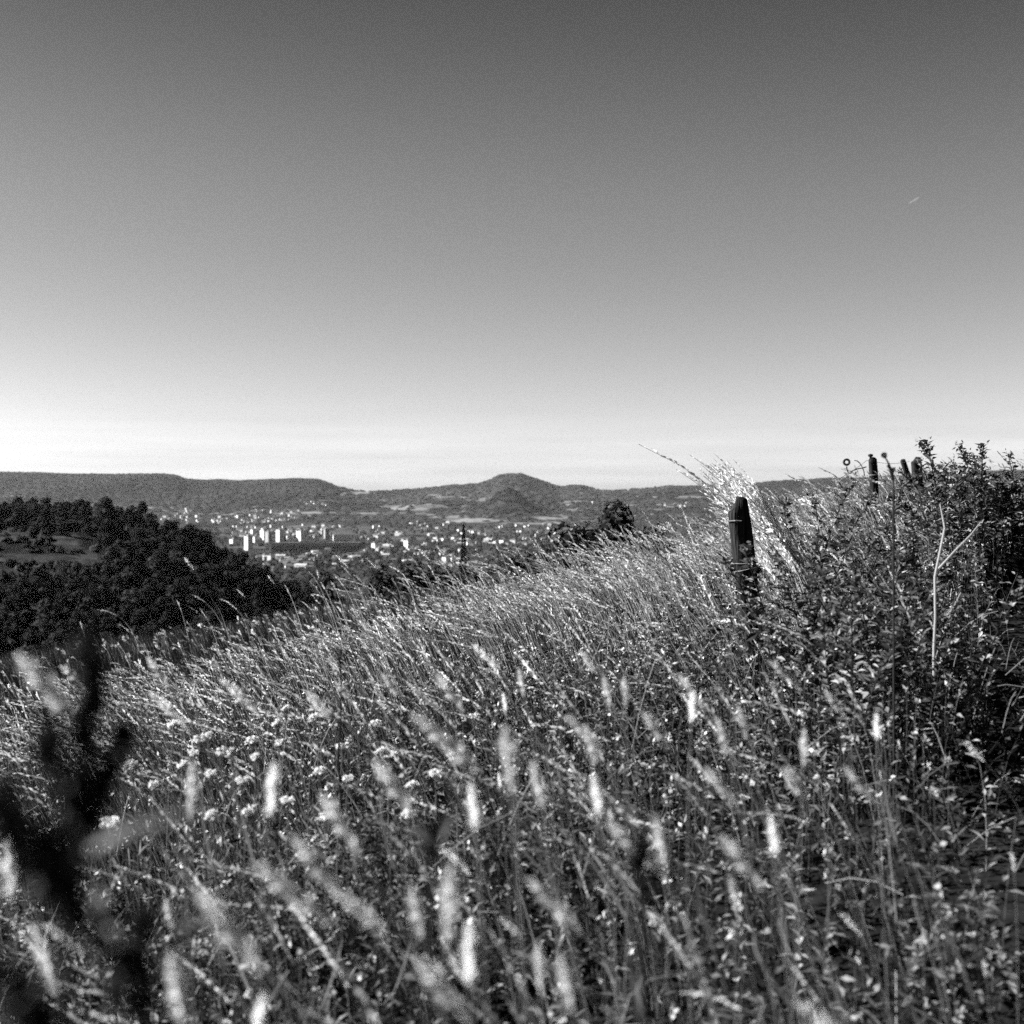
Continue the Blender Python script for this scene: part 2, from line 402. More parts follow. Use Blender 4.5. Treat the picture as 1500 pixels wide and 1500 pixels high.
# taller arching stems, thinly spread, standing clear of the rest along the meadow edge
x, y = scatter(2600, 11, 24); px_ = 750 + x / y * F; s = side(x, y)
ok = (R.random(len(x)) < np.interp(px_, [150, 430, 560, 700, 1050, 1120, 1180], [.008, .03, .16, .42, .55, .30, .06])) & (s < .6)
x, y = x[ok], y[ok]; N = len(x); P = foot(x, y)
H = R.uniform(.62, 1.08, N); lean = np.stack([-.12 - .26 * R.random(N), R.normal(-.03, .12, N)], -1); bend = np.stack([-.08 - .44 * R.random(N) ** 1.3, R.normal(0, .14, N)], -1)
tone = R.uniform(.55, 1, N); wd = .00042 * y
tubes(sb, curve(P, H, lean, bend, np.linspace(0, 1, 9)), np.repeat((wd * .55)[:, None], 9, 1) * np.linspace(1, .55, 9)[None], tone * .7)
plumes(sb, P, H, lean, bend, tone, 18, .76, .0026 * y * R.uniform(.8, 1.2, N), .00095 * y * R.uniform(.8, 1.2, N), .16)
# fallen and tilted straws near the camera
n = 800
x, y = scatter(n, 1.2, 7); n = len(x)
P = foot(x, y); P[:, 2] += R.uniform(.08, .42, n)
a = R.random(n) * 6.28; ln = R.uniform(.06, .24, n)
D = np.stack([np.cos(a) * ln, np.sin(a) * ln, R.normal(.05, .14, n)], -1)
C = P[:, None] + D[:, None] * np.linspace(0, 1, 4)[None, :, None]; C[:, 1:3, 2] += .02
tubes(sb, C, np.full((n, 4), .0011) * R.uniform(.7, 1.5, n)[:, None], R.uniform(.0, .7, n) ** 1.6)
tag(sb.obj('seed_grass', M_STRAW), 'pale seeding grass bent to the left by wind', 'grass', kind='stuff')

def herb_plants(B, x, y, H, nl, L, W, tone, spread=.9):
    """leafy stems: nl leaves per plant"""
    N = len(x); P = foot(x, y)
    lean = R.normal(0, .14, (N, 2)) + np.array([-.06, 0]); bend = R.normal(0, .10, (N, 2))
    C = curve(P, H, lean, bend, np.linspace(0, 1, 5))
    tubes(B, C, np.repeat((.0010 + .0012 * H)[:, None], 5, 1) * np.linspace(1, .4, 5)[None], tone * .6)
    t = .12 + .88 * (np.arange(nl)[None] + R.random((N, nl))) / nl
    b = curve(P, H, lean, bend, t)
    a = R.random((N, nl)) * 6.28
    ax = np.stack([np.cos(a), np.sin(a), R.normal(.45, .35, (N, nl))], -1)
    sz = (1.15 - .6 * t) * R.uniform(.6, 1.3, (N, nl))
    tt = np.clip(tone[:, None] + R.normal(0, .22, (N, nl)), 0, 1)
    bb = b + unit(ax) * (.25 * L * spread * R.random((N, nl)))[..., None]
    leaves(B, bb.reshape(-1, 3), ax.reshape(-1, 3), (L * sz).ravel(), (W * sz).ravel(), tt.ravel())

hb = Buf()
for (y0, y1, n, nl, L, W) in [(.9, 2.6, 900, 26, .045, .014), (2.6, 4.6, 2400, 24, .048, .019), (4.6, 7.5, 4600, 20, .054, .025), (7.5, 12, 5200, 18, .062, .032), (12, 20, 1500, 12, .09, .045)]:
    x, y = scatter(n, y0, y1); n = len(x)
    s = side(x, y); pt = patch(x - 12, y + 5)
    dens = np.maximum(herb_zone(x, y, pt), sstep(-1.6, -.3, s) * .95)
    sp = sidep(x, y); on = (sp > 1.1) & (sp < 2.5); dens = np.where(on, .40, dens); dens = np.where(sp > 2.5, 1.0, dens)
    dens = np.maximum(dens, .06)
    dens = dens * (.25 + .75 * gap(x, y))
    ok = R.random(n) < dens
    x, y, s, on = x[ok], y[ok], s[ok], on[ok]; N = len(x)
    H = R.uniform(.18, .46, N) + .22 * sstep(-1.0, .4, s) * sstep(4, 7, y); H = np.where(on, R.uniform(.05, .16, N), H)
    herb_plants(hb, x, y, H, nl, L, W, np.clip(R.beta(.6, 3.2, N), 0, 1))
tag(hb.obj('undergrowth', M_HERB), 'low leafy herbs growing through the meadow grass', 'undergrowth', kind='stuff')

# little pale flower and seed dots among the herbs
fb = Buf()
x, y = scatter(4200, 1.6, 10); sp = sidep(x, y); ok = ~((sp > 1.0) & (sp < 2.5)); x, y = x[ok], y[ok]; N = len(x)
P = foot(x, y); P[:, 2] += R.uniform(.22, .52, N)
for k in range(7):
    rhombs(fb, P + R.normal(0, .006, (N, 3)), R.normal(size=(N, 3)) + np.array([0, 0, .6]), R.uniform(.5, 1.4, N) ** 2 * .012, R.uniform(.5, 1.4, N) ** 2 * .007, R.uniform(.25, 1, N))
sbP = P.copy(); sbP[:, 2] -= .2
C = np.stack([sbP, (sbP + P) / 2 + R.normal(0, .006, (N, 3)), P], 1)
tubes(fb, C, np.full((N, 3), .0007), np.full(N, .0))
tag(fb.obj('wildflowers', leaf_mat('pale_flower', .06, .65, .35, .6, .2)), 'tiny pale flowers and seed dots in the meadow', 'flowers', kind='stuff')

# ------------------------------------------------------------------ seed-head stalks one can point at
def stalk_proto(name, label, cat, bendx, leanx, headt, L, W, K, group, rad=.0013, spread=.3):
    t = thing(name, label, cat, group=group)
    P = np.zeros((1, 3)); H = np.ones(1); lean = np.array([[leanx, R.normal(0, .03)]]); bend = np.array([[bendx, R.normal(0, .06)]])
    b = Buf(); C = curve(P, H, lean, bend, np.linspace(0, 1, 12))
    tubes(b, C, np.linspace(rad * 1.2, rad * .5, 12)[None], .22, 5)
    # two narrow stem leaves
    for tt in (.32, .55):
        q = curve(P, H, lean, bend, np.array([tt]))[0]
        blades(b, q, np.array([.22]), np.array([.006]), R.normal(0, .5, (1, 2)), R.normal(0, .5, (1, 2)), np.array([.15]), 5)
    b.obj('stem', M_STRAW, t, True)
    h = Buf(); plumes(h, P, H, lean, bend, np.array([.9]), K, headt, np.array([L]), np.array([W]), spread)
    h.T[-1] = np.clip(.95 + R.normal(0, .15, len(h.T[-1])), 0, 1)
    h.obj('seed_head', M_PLUME if K < 135 else M_STRAW, t)
    tip = curve(P, H, lean, bend, np.array([1.0]))[0, 0]
    return t, tip
GS = 'blurred seed heads standing in the foreground'
GLAB = 'pale fuzzy grass seed head standing out of the foreground grass'
protos = [stalk_proto('grass_stalk', GLAB, 'grass stalk', b_, l_, h_, L_, W_, K_, GS, spread=sp_)
          for (b_, l_, h_, L_, W_, K_, sp_) in [(q[0], q[1], q[2], q[3] * .80, q[4] * .62, int(q[5] * 1.0), q[6] * 1.25) for q in [(-.05, -.10, 0.935, .016, .006, 150, .42), (-.16, -.16, 0.928, .018, .006, 150, .40), (.02, -.06, 0.942, .014, .0055, 130, .45),
                                          (-.18, -.18, 0.914, .020, .006, 140, .36), (-.02, .04, 0.935, .015, .0055, 140, .45), (-.22, -.14, 0.899, .020, .005, 110, .40)]]]
used = [False] * len(protos)
def put_stalk(i, px, row, d, label=None, group=None):
    p, tip = protos[i]
    rz = float(R.normal(0, .4)) if d < 4 else 0.0
    tip = np.array([tip[0] * math.cos(rz) - tip[1] * math.sin(rz), tip[0] * math.sin(rz) + tip[1] * math.cos(rz), tip[2]])
    T = at(px, row, d); h = T[2] - hz1(T[0], T[1])
    for _ in range(3):
        x, y = T[0] - tip[0] * h, T[1] - tip[1] * h
        h = (T[2] - hz1(x, y)) / tip[2]
    h = min(max(h, .3), 1.9)
    x, y = T[0] - tip[0] * h, T[1] - tip[1] * h
    loc = (x, y, hz1(x, y) - .005)
    if not used[i]:
        used[i] = True; p.location = loc; p.rotation_euler = (0, 0, rz); p.scale = (h, h, h); o = p
    else: o = dup(p, loc, rz, h)
    if label: o['label'] = label
    if group: o['group'] = group
    return o
HERO = [(1, 26, 952, 1.2), (3, 88, 972, 2.6), (2, 402, 1112, 1.45), (4, 282, 1112, 1.55), (3, 608, 1043, 1.45), (4, 740, 1058, 1.35), (1, 640, 985, 2.2), (2, 690, 1142, 1.5),
        (0, 884, 985, 2.4), (4, 915, 988, 2.4), (1, 995, 985, 2.3), (0, 1052, 1048, 2.1), (2, 1016, 1008, 2.2), (1, 943, 1040, 2.0), (3, 830, 1045, 2.0), (0, 858, 1058, 1.9), (1, 548, 1110, 1.5),
        (1, 428, 1218, 1.1), (3, 482, 1292, 1.19), (0, 246, 1386, 0.98), (1, 288, 1296, .9), (0, 600, 1290, 1.25), (2, 688, 1345, 1.06), (4, 660, 1262, 1.0), (3, 372, 1258, 1.1), (1, 1150, 1120, 1.8),
        (0, 1082, 1030, 2.2), (4, 1180, 1065, 2.0), (3, 1128, 965, 2.6), (1, 1036, 1120, 1.8), (2, 870, 1130, 1.6), (0, 780, 1110, 1.6), (1, 610, 1400, 1.00), 

        (2, 8, 1220, 1.12),  (1, 470, 1160, 1.4), (2, 1130, 1190, 1.6), (1, 1240, 1120, 1.9), (3, 890, 1200, 1.4), (0, 960, 1190, 1.5),
        (1, 1060, 1220, 1.4), (3, 770, 1280, 1.38), (0, 820, 1390, 1.12), (1, 1210, 1010, 2.5), (2, 1285, 1040, 2.3), 

        (5, 215, 1010, 2.6), (1, 215, 960, 2.8), (5, 320, 990, 2.6), (3, 450, 1010, 2.5), (1, 560, 985, 2.7), (0, 760, 975, 2.7), (5, 690, 940, 3.2), (3, 850, 950, 3.0)]
for (i, px, row, d) in HERO: put_stalk(i, px, row, d * 1.08 if d < 1.3 and row > 1000 else d)
for k in range(48):
    d = 1 / R.uniform(1 / 3.4, 1 / 1.0); px = R.uniform(-120, 1620); row = HZ + F * R.uniform(.42, .72) / d
    if px > 1250: d += .5
    put_stalk(int(R.integers(0, 6)), px, min(row, 1520), d)
# lone stalks on the far edge of the meadow, each against the dark wood or the town
LONE = [(1, 270, 816, 9.0, 'single tall thin stalk leaning left before the dark wooded hillside'),
        (3, 347, 863, 12, 'leaning pale stalk at the meadow edge, left of the two longest ones'),
        (1, 392, 842, 11, 'long pale stalk leaning left below the town towers'),
        (0, 464, 834, 11, 'thick upright seed head at the meadow edge below the dark long block'),
        (5, 491, 812, 11, 'curved stalk rising over the low white town buildings'),
        (3, 540, 820, 11, 'arched stalk with drooping tip over the town'),
        (5, 612, 803, 10, 'stalk before the dark bushy tree below the town'),
        (3, 640, 800, 10, 'drooping stalk right of the dark bushy tree below the town')]
for (i, px, row, d, lb) in LONE: put_stalk(i, px, row, d, lb, 'lone stalks along the meadow edge')

# ------------------------------------------------------------------ fence
M_POST = noise_mat('weathered_post', 0.002, 0.022, 7, bump=1.0, stretch=(11, 11, .5))
M_WIRE = noise_mat('galvanised_wire', 0.08, 0.18, 30, rough=.4)
M_BLACK = noise_mat('black_plastic', 0.008, 0.015, 30, rough=.4)
def post(name, label, base, top, r, notch=True, split=False):
    base = np.array(base); top = np.array(top)
    t = thing(name, label, 'fence post', tuple(base), group='weathered fence posts')
    d = top - base; K = 26; S = 22
    b = Buf(); V = []
    ax = unit(d); a = unit(np.cross(ax, [0.1, 1, 0])); c = np.cross(ax, a)
    Ln = np.linalg.norm(d)
    an = np.arange(S) * 2 * np.pi / S
    rough = 1 + .22 * (fbm(an * 2.2, np.zeros(S), 1.3, 3) - .5) * 2
    for k in range(K + 1):
        f = k / K; zz = -.25 + f * (Ln + .25)
        for j in range(S):
            rr = r * rough[j] * (1 + .035 * math.sin(19 * f + 2.3 * j) * math.sin(5 * f + j))
            top_h = 0
            if k >= K - 3:                     # worn top: a rounded crown with one split shoulder
                e = (k - (K - 3)) / 3
                low = .055 * sstep(-.1, .5, math.cos(an[j])) if notch else .012 * (vn(np.array([j * .7]), np.array([.3]))[0])
                top_h = -low * e; rr *= 1 - .05 * e * e
            V.append(ax * (zz + top_h) + a * (rr * math.cos(an[j])) + c * (rr * math.sin(an[j])))
    q = [[k * S + j, k * S + (j + 1) % S, (k + 1) * S + (j + 1) % S, (k + 1) * S + j] for k in range(K) for j in range(S)]
    n0 = len(V)
    # domed end: two inner rings
    for (sc_, up) in ((.6, .014), (.12, .020)):
        for j in range(S):
            low = .055 * sstep(-.1, .5, math.cos(an[j]) * (1 if sc_ > .3 else .2)) if notch else 0
            V.append(ax * (Ln - low + up) + a * (r * sc_ * math.cos(an[j])) + c * (r * sc_ * math.sin(an[j])))
    for m0, m1 in ((n0 - S, n0), (n0, n0 + S)):
        q += [[m0 + j, m0 + (j + 1) % S, m1 + (j + 1) % S, m1 + j] for j in range(S)]
    q += [[n0 + S + j, n0 + S + (j + 1) % S, n0 + S + (S - 2 - j) % S, n0 + S + (S - 1 - j) % S] for j in range(S // 2 - 1)]
    b.add(np.array(V), q)
    b.obj('shaft', M_POST, t, True)
    return t, ax, Ln, a, c
def ring(parent, name, ctr, ax, r, w, mat):
    ax = unit(np.array(ax)); a = unit(np.cross(ax, [0.1, 1, .2])); c = np.cross(ax, a)
    n = 24; an = np.arange(n + 1) * 2 * np.pi / n
    C = np.array(ctr)[None] + r * (np.cos(an)[:, None] * a + np.sin(an)[:, None] * c)
    b = Buf(); tubes(b, C[None], np.full((1, n + 1), w), .8, 6)
    return b.obj(name, mat, parent, True)
p1t = at(1079, 733, 6.9); p1b = np.array([1.235, 6.92, 0]); p1b[2] = hz1(*p1b[:2])
P1, ax, Ln, a_, c_ = post('fence_post', 'nearest dark weathered fence post with a notched top, leaning left', p1b, p1t, .056)
for f_ in (.70, .672):
    ring(P1, 'wire_tie', ax * Ln * f_ , ax + np.array([.10 if f_ > .69 else -.12, 0, 0]), .064, .0022, M_WIRE)
stp = Buf(); c0 = ax * Ln * .90 - c_ * .0
tubes(stp, np.array([[c0 + np.array([-.066, -.02, .0]), c0 + np.array([-.030, -.066, .004]), c0 + np.array([.0, -.066, .002])]]), np.full((1, 3), .0028), .7, 6)
stp.obj('staple', M_WIRE, P1)
p2t = at(1278, 672, 17); p2b = np.array([at(1285, 672, 17)[0], 17.02, 0]); p2b[2] = hz1(p2b[0], p2b[1])
P2, ax2, Ln2, _, _ = post('fence_post', 'slim fence post on the skyline with a wire and an insulator cap', p2b, p2t, .052, False)
ring(P2, 'wire_tie', ax2 * Ln2 * .80, ax2, .057, .004, M_WIRE)
cap = Buf(); cc = ax2 * Ln2 + np.array([-.03, -.02, .03])
tubes(cap, np.array([[cc + np.array([0, 0, -.05]), cc + np.array([0, 0, -.01]), cc, cc + np.array([0, 0, .02]), cc + np.array([0, 0, .03])]]), np.array([[.012, .012, .030, .030, .004]]), .5, 12)
cap.obj('insulator', M_BLACK, P2, True)
p3t = at(1341, 671, 23); p3b = np.array([at(1350, 672, 23)[0], 23.02, 0]); p3b[2] = hz1(p3b[0], p3b[1])
post('fence_post', 'short dark fence post farthest along the line, leaning left among weeds', p3b, p3t, .085, True)
p4t = at(1322, 674, 25); p4b = np.array([at(1345, 674, 25)[0], 25.0, 0]); p4b[2] = hz1(p4b[0], p4b[1])
post('bracing_post', 'thin dark brace slanting against the farthest fence post', p4b, p4t, .045, False)['x'] if False else post('fence_brace', 'thin dark brace slanting beside the farthest fence post', p4b, p4t, .05, False)
def wire(name, label, pts, r=.0022, group='fence wires'):
    pts = np.array(pts); K = 28; t = np.linspace(0, 1, K); C = []
    seg = len(pts) - 1
    for i in range(seg):
        a0, a1 = pts[i], pts[i + 1]
        q = a0 + (a1 - a0) * t[:, None]; q[:, 2] -= .06 * 4 * t * (1 - t) * np.linalg.norm(a1 - a0) / 10
        C.append(q if i == 0 else q[1:])
    C = np.concatenate(C); b = Buf(); tubes(b, C[None], np.full((1, len(C)), r), .7, 5)
    return tag(b.obj(name, M_WIRE, None, True), label, 'wire', group)
pk = p1t + (p1t - p1b) * -.05
back = np.array([FX - 3.2, FY - 9.9, 0]); back[2] = hz1(back[0], back[1]) + .85
wire('fence_wire', 'upper fence wire running between the post tops', [p1t + (p1b - p1t) * .10 + [-.064, -.01, 0], p2t + [-.07, 0, -.02], p3t + [-.09, 0, -.05]], .0032)
wire('fence_wire', 'lower fence wire halfway up the posts', [p1t + (p1b - p1t) * .36 + [-.066, -.01, 0], p2t + (p2b - p2t) * .22 + [-.055, -.03, 0], p3t + (p3b - p3t) * .4 + [-.09, 0, 0]], .0028)
# black pigtail insulator hanging in the wire left of post two
ins = thing('wire_insulator', 'black ring insulator hooked on the wire left of the slim skyline post', 'insulator', tuple(at(1240, 677, 16.2)))
ring(ins, 'eye', (0, 0, 0), (0.15, 1, 0), .031, .013, M_BLACK)
hk = Buf(); hkp = np.array([[0, 0, -.05], [.005, 0, -.09], [.02, 0, -.125], [.05, 0, -.13], [.065, 0, -.10], [.12, .02, -.08], [.20, .05, -.065], [.30, .3, -.05]])
tubes(hk, hkp[None], np.full((1, 8), .007), .5, 6); hk.obj('hook', M_BLACK, ins, True)
ck = Buf(); ckp = np.array([[.09, 0, .02], [.12, 0, .015], [.15, 0, -.01], [.175, 0, -.05], [.20, .01, -.10], [.21, .01, -.16]])
tubes(ck, ckp[None], np.full((1, 6), .006), .5, 6); ck.obj('wire_tail', M_WIRE, ins, True)

# ------------------------------------------------------------------ bright tuft of tall grass behind the first post
tf = thing('tall_grass_tuft', 'bright white tuft of tall plumed grass right behind the nearest post', 'grass tuft', (1.52, 7.55, hz1(1.52, 7.55)))
N = 200
P = np.stack([R.normal(.13, .05, N), R.normal(0, .07, N), np.full(N, -.01)], -1)
H = R.uniform(.78, 1.30, N)
lean = np.stack([-.11 - .06 * R.random(N) - .10 * H + R.normal(0, .018, N), R.normal(0, .04, N)], -1); bend = np.stack([-.14 - .14 * R.random(N), R.normal(0, .04, N)], -1)
H[:3] = [1.48, 1.36, 1.34]; lean[:3] = [[-.34, 0], [-.30, .02], [-.26, 0]]; bend[:3] = [[-.30, 0], [-.24, 0], [-.20, 0]]
b = Buf(); tubes(b, curve(P, H, lean, bend, np.linspace(0, 1, 8)), np.repeat(np.linspace(.0022, .0012, 8)[None], N, 0), .75)
b.obj('stem_bundle', M_STRAW, tf)
b = Buf(); plumes(b, P, H, lean, bend, R.uniform(.8, 1, N), 44, .66, np.full(N, .036), np.full(N, .0145), .24)
b.obj('plume', M_PLUME, tf)

# ------------------------------------------------------------------ dark seeded dock in the foreground corner
def dock(label, base, pts, lumps, group='dark dock plants close to the camera'):
    base = np.array(base, float)
    t = thing('dock_plant', label, 'dock plant', tuple(base), group=group)
    pts = np.array(pts, float) - base
    K = 30; tt = np.linspace(0, len(pts) - 1, K)
    C = np.stack([np.interp(tt, np.arange(len(pts)), pts[:, k]) for k in range(3)], -1)
    for _ in range(2): C[1:-1] = (C[:-2] + 2 * C[1:-1] + C[2:]) / 4
    b = Buf(); tubes(b, C[None], np.linspace(.0034, .0012, K)[None], .3, 7); b.obj('stem', M_DARK, t, True)
    sd = Buf()
    for (q, ln, rad, dirv) in lumps:         # side spikes packed with seed flakes
        q = np.array(q) - base; dirv = unit(np.array(dirv, float) * [.5, 1, 1.1])
        n = int(700 * ln / .12); rad = rad * .44
        nk = max(3, int(ln / .009)); kk = R.integers(0, nk, n); f = np.clip((kk + .5 + R.normal(0, .17, n)) / nk, 0, 1); ctr = q + dirv * (f * ln)[:, None]
        rr = rad * (1 - .6 * f) * R.uniform(.55, 1.35, nk)[kk]
        ctr = ctr + (R.normal(0, .0022, (nk, 3)))[kk]
        off = R.normal(size=(n, 3)) * .5 * rr[:, None]
        rhombs(sd, ctr + off, R.normal(size=(n, 3)), R.uniform(.004, .008, n), R.uniform(.003, .006, n), R.random(n) ** 2)
        tubes(sd, np.stack([q - dirv * .01, q + dirv * ln * .5, q + dirv * ln])[None], np.array([[.0016, .0013, .0006]]), .2, 5)
    sd.obj('seed_cluster', M_DARK, t)
    lf = Buf(); n = 3
    ii = R.integers(2, K - 8, n); a = R.random(n) * 6.28
    leaves(lf, C[ii], np.stack([np.cos(a), np.sin(a), R.normal(.5, .2, n)], -1), R.uniform(.04, .07, n), R.uniform(.008, .014, n), R.uniform(.2, .9, n))
    lf.obj('foliage', leaf_mat('dock_leaf', .015, .06, .2), t)
    return t
d0 = .66
def A(px, row, d=d0): return at(px, row, d)
rt = A(60, 1500, .74); rt[2] = hz1(rt[0], rt[1])
dock('tall dark seeding dock at the lower left corner, its spike above the grass', rt, [rt, A(90, 1420), A(112, 1250), A(118, 1130), A(132, 990), A(127, 928)],
     [(A(118, 1160), .060, .011, (.1, 0, 1)), (A(128, 1060), .042, .0130, (-.02, 0, 1)), (A(131, 1010), .028, .0105, (-.06, 0, 1)), (A(106, 1165), .034, .010, (-.9, 0, 1)), (A(128, 1180), .034, .009, (1.0, 0, 1.4)),
      (A(112, 1280), .05, .012, (-.2, 0, 1)), (A(108, 1260), .034, .010, (.9, .2, .9)), (A(100, 1340), .04, .011, (-1, 0, .7)), (A(160, 1140), .022, .008, (.8, 0, .9)), (A(75, 1130), .020, .008, (-.2, 0, 1)), (A(68, 1085), .012, .011, (-.1, 0, 1)), (A(182, 1095), .012, .011, (.3, 0, 1))])
rt = A(250, 1620, .70); rt[2] = hz1(rt[0], rt[1])
dock('dark dock leaning out of the left frame edge, below the tall one', rt, [rt, A(190, 1440, .58), A(120, 1330, .58), A(50, 1250, .58), A(-30, 1180, .58)],
     [(A(190, 1430, .58), .03, .010, (-.6, 0, .8)), (A(110, 1330, .58), .04, .012, (-.8, 0, .7)), (A(70, 1280, .58), .04, .012, (-1, 0, .6)), (A(30, 1240, .58), .03, .011, (-.7, 0, .9)), (A(40, 1450, .58), .05, .010, (.7, 0, -.8)), (A(-10, 1400, .58), .06, .009, (.7, 0, -.6))])
rt = A(215, 1600, .85); rt[2] = hz1(rt[0], rt[1])
dock('short dark dock stalk at the lower edge, right of the tall one', rt, [rt, A(212, 1480, .8), A(207, 1370, .8), A(208, 1330, .8)],
     [(A(210, 1480, .8), .055, .008, (0, 0, 1)), (A(205, 1390, .8), .022, .007, (-.4, 0, 1)), (A(160, 1480, .8), .03, .012, (.4, 0, .6))])
rt = A(945, 1400, 1.25); rt[2] = hz1(rt[0], rt[1])
dock('dark brown dock spike upright in the lower middle of the meadow', rt, [rt, A(945, 1330, 1.2), A(940, 1260, 1.2), A(938, 1225, 1.2)], [(A(942, 1330, 1.2), .055, .011, (0, 0, 1)), (A(940, 1270, 1.2), .03, .008, (-.1, 0, 1))])
rt = A(620, 1400, 1.2); rt[2] = hz1(rt[0], rt[1])
dock('small dark dock head between pale seed heads, left of the frame middle', rt, [rt, A(630, 1330, 1.15), A(632, 1260, 1.15), A(630, 1222, 1.15)], [(A(632, 1262, 1.15), .022, .010, (0, 0, 1)), (A(628, 1240, 1.15), .02, .008, (.5, 0, 1))])

# thin dark stalk standing in the middle of the field
rt = at(502, 1130, 3.9); rt[2] = hz1(rt[0], rt[1])
ds = thing('withered_stalk', 'thin black withered stalk upright in the meadow left of the middle', 'stalk', tuple(rt))
tp = at(499, 962, 3.9); b = Buf(); C = np.linspace(rt, tp, 10) - rt; C[:, 0] += R.normal(0, .004, 10)
tubes(b, C[None], np.linspace(.0055, .0025, 10)[None], .2, 6); b.obj('stem', M_DARK, ds, True)
b = Buf(); n = 60; rhombs(b, C[-1] + R.normal(0, .010, (n, 3)), R.normal(size=(n, 3)) + [0, 0, 1], R.uniform(.01, .02, n), R.uniform(.004, .007, n), .3); b.obj('seed_head', M_DARK, ds)

# pale forked stalk by the path
def poly(pts): return np.array([at(*p) for p in pts])
main = poly([(1369, 950, 5.2), (1371, 904, 5.2), (1370, 845, 5.2), (1380, 795, 5.2), (1389, 748, 5.2)])
rt = main[0].copy(); rt[2] = hz1(rt[0], rt[1])
fs = thing('forked_stalk', 'pale dry forked stalk among the dark weeds right of the fence', 'stalk', tuple(rt))
main = np.vstack([rt, main]) - rt
b = Buf(); tubes(b, main[None], np.array([[.0055, .0055, .005, .005, .0045, .0038]]), .5, 7)
b.obj('stem', M_STRAW, fs, True)
for pts in ([(1384, 772, 5.2), (1381, 757, 5.2), (1377, 738, 5.2)], [(1371, 838, 5.2), (1400, 806, 5.25), (1420, 786, 5.3), (1437, 765, 5.4)]):
    b = Buf(); q = poly(pts) - rt; tubes(b, q[None], np.linspace(.0042, .0022, 3 if len(pts) == 3 else 4)[None], .6, 6); b.obj('branch', M_STRAW, fs, True)

# ------------------------------------------------------------------ leafy weeds on the skyline right of the path
def weed_proto(k, label):
    t = thing('leafy_weed', label, 'weed', group='dark leafy weeds on the right skyline')
    ns = 5 + k % 3; b = Buf(); lf = Buf()
    for s_ in range(ns):
        P = np.array([[R.normal(0, .05), R.normal(0, .05), 0]]); H = np.array([R.uniform(.62, 1.0)]); lean = R.normal(0, .2, (1, 2)); bend = R.normal(0, .12, (1, 2))
        C = curve(P, H, lean, bend, np.linspace(0, 1, 8)); tubes(b, C, np.linspace(.0055, .002, 8)[None], .2, 5)
        n = 100; tt = R.uniform(.25, 1.0, (1, n)); q = curve(P, H, lean, bend, tt)[0]
        a = R.random(n) * 6.28; ax_ = np.stack([np.cos(a), np.sin(a), R.normal(.5, .4, n)], -1)
        reach = .035 * R.random(n) * (1.15 - tt[0])
        leaves(lf, q + unit(ax_) * reach[:, None], ax_, R.uniform(.035, .075, n) * (1.35 - .7 * tt[0]), R.uniform(.016, .032, n), np.clip(R.beta(.7, 1.2, n), 0, 1))
        m = 26; q = curve(P, H, lean, bend, R.uniform(.9, 1.02, (1, m)))[0]
        rhombs(lf, q + R.normal(0, .010, (m, 3)), R.normal(size=(m, 3)) + [0, 0, .8], R.uniform(.015, .03, m), R.uniform(.008, .014, m), R.beta(1, 3, m))
    b.obj('stem', M_DARK, t, True); lf.obj('foliage', M_WEED, t)
    return t
M_WEED = leaf_mat('weed_leaf', 0.003, 0.27, 0.25, 0.5, 0.10)
wl = ['bushy dark weed on the right bank, broad and many-stemmed', 'dark weed on the right bank with tight leafy spikes', 'loose dark weed on the right bank with few stems']
wp = [weed_proto(k, wl[k]) for k in range(3)]
WMAX = [max(v.co.z for c in p.children for v in c.data.vertices) for p in wp]; wu = [False] * 3
WE = [(0, 1395, 655, 9.5), (1, 1432, 640, 9.8), (1, 1466, 646, 9.6), (0, 1495, 664, 9.9), (2, 1405, 662, 9.0), (0, 1420, 672, 9.3), (1, 1450, 660, 9.7), (0, 1488, 690, 9.6), 
      (2, 1385, 684, 9.8), (1, 1510, 655, 9.2), (0, 1550, 655, 9.9), (2, 1515, 700, 9.6), (0, 1502, 656, 9.6), (1, 1482, 650, 9.7), (0, 1528, 652, 9.8), (1, 1512, 648, 10.1), (0, 1560, 690, 9.9), (2, 1205, 690, 7.8), (0, 1425, 700, 9.2),
      (2, 1240, 772, 6.4), (0, 1320, 742, 6.6), (1, 1180, 775, 6.0), (2, 1290, 790, 5.4), (1, 1215, 810, 5.2), (0, 1335, 775, 6.6), (0, 1178, 830, 5.4), (1, 1330, 830, 5.0), (2, 1255, 850, 4.6)]
for (k, px, row, d) in WE:
    T = at(px, row, d); z0 = hz1(T[0], T[1]); sc_ = (T[2] - z0) / WMAX[k]
    if row > 735: lb = ['bushy weed in the dark thicket beside the fence, broad and many-stemmed', 'weed in the dark thicket beside the fence with tight leafy spikes', 'loose few-stemmed weed in the dark thicket beside the fence'][k]; gp = 'weeds in the thicket beside the fence'
    else: lb, gp = wl[k], 'dark leafy weeds on the right skyline'
    if not wu[k]:
        wu[k] = True; wp[k].location = (T[0], T[1], z0); wp[k].scale = (max(sc_, .8),) * 2 + (sc_,); wp[k]['label'] = lb; wp[k]['group'] = gp
    else: dup(wp[k], (T[0], T[1], z0), R.random() * 6.28, (max(sc_, .8), max(sc_, .8), sc_), lb, gp)
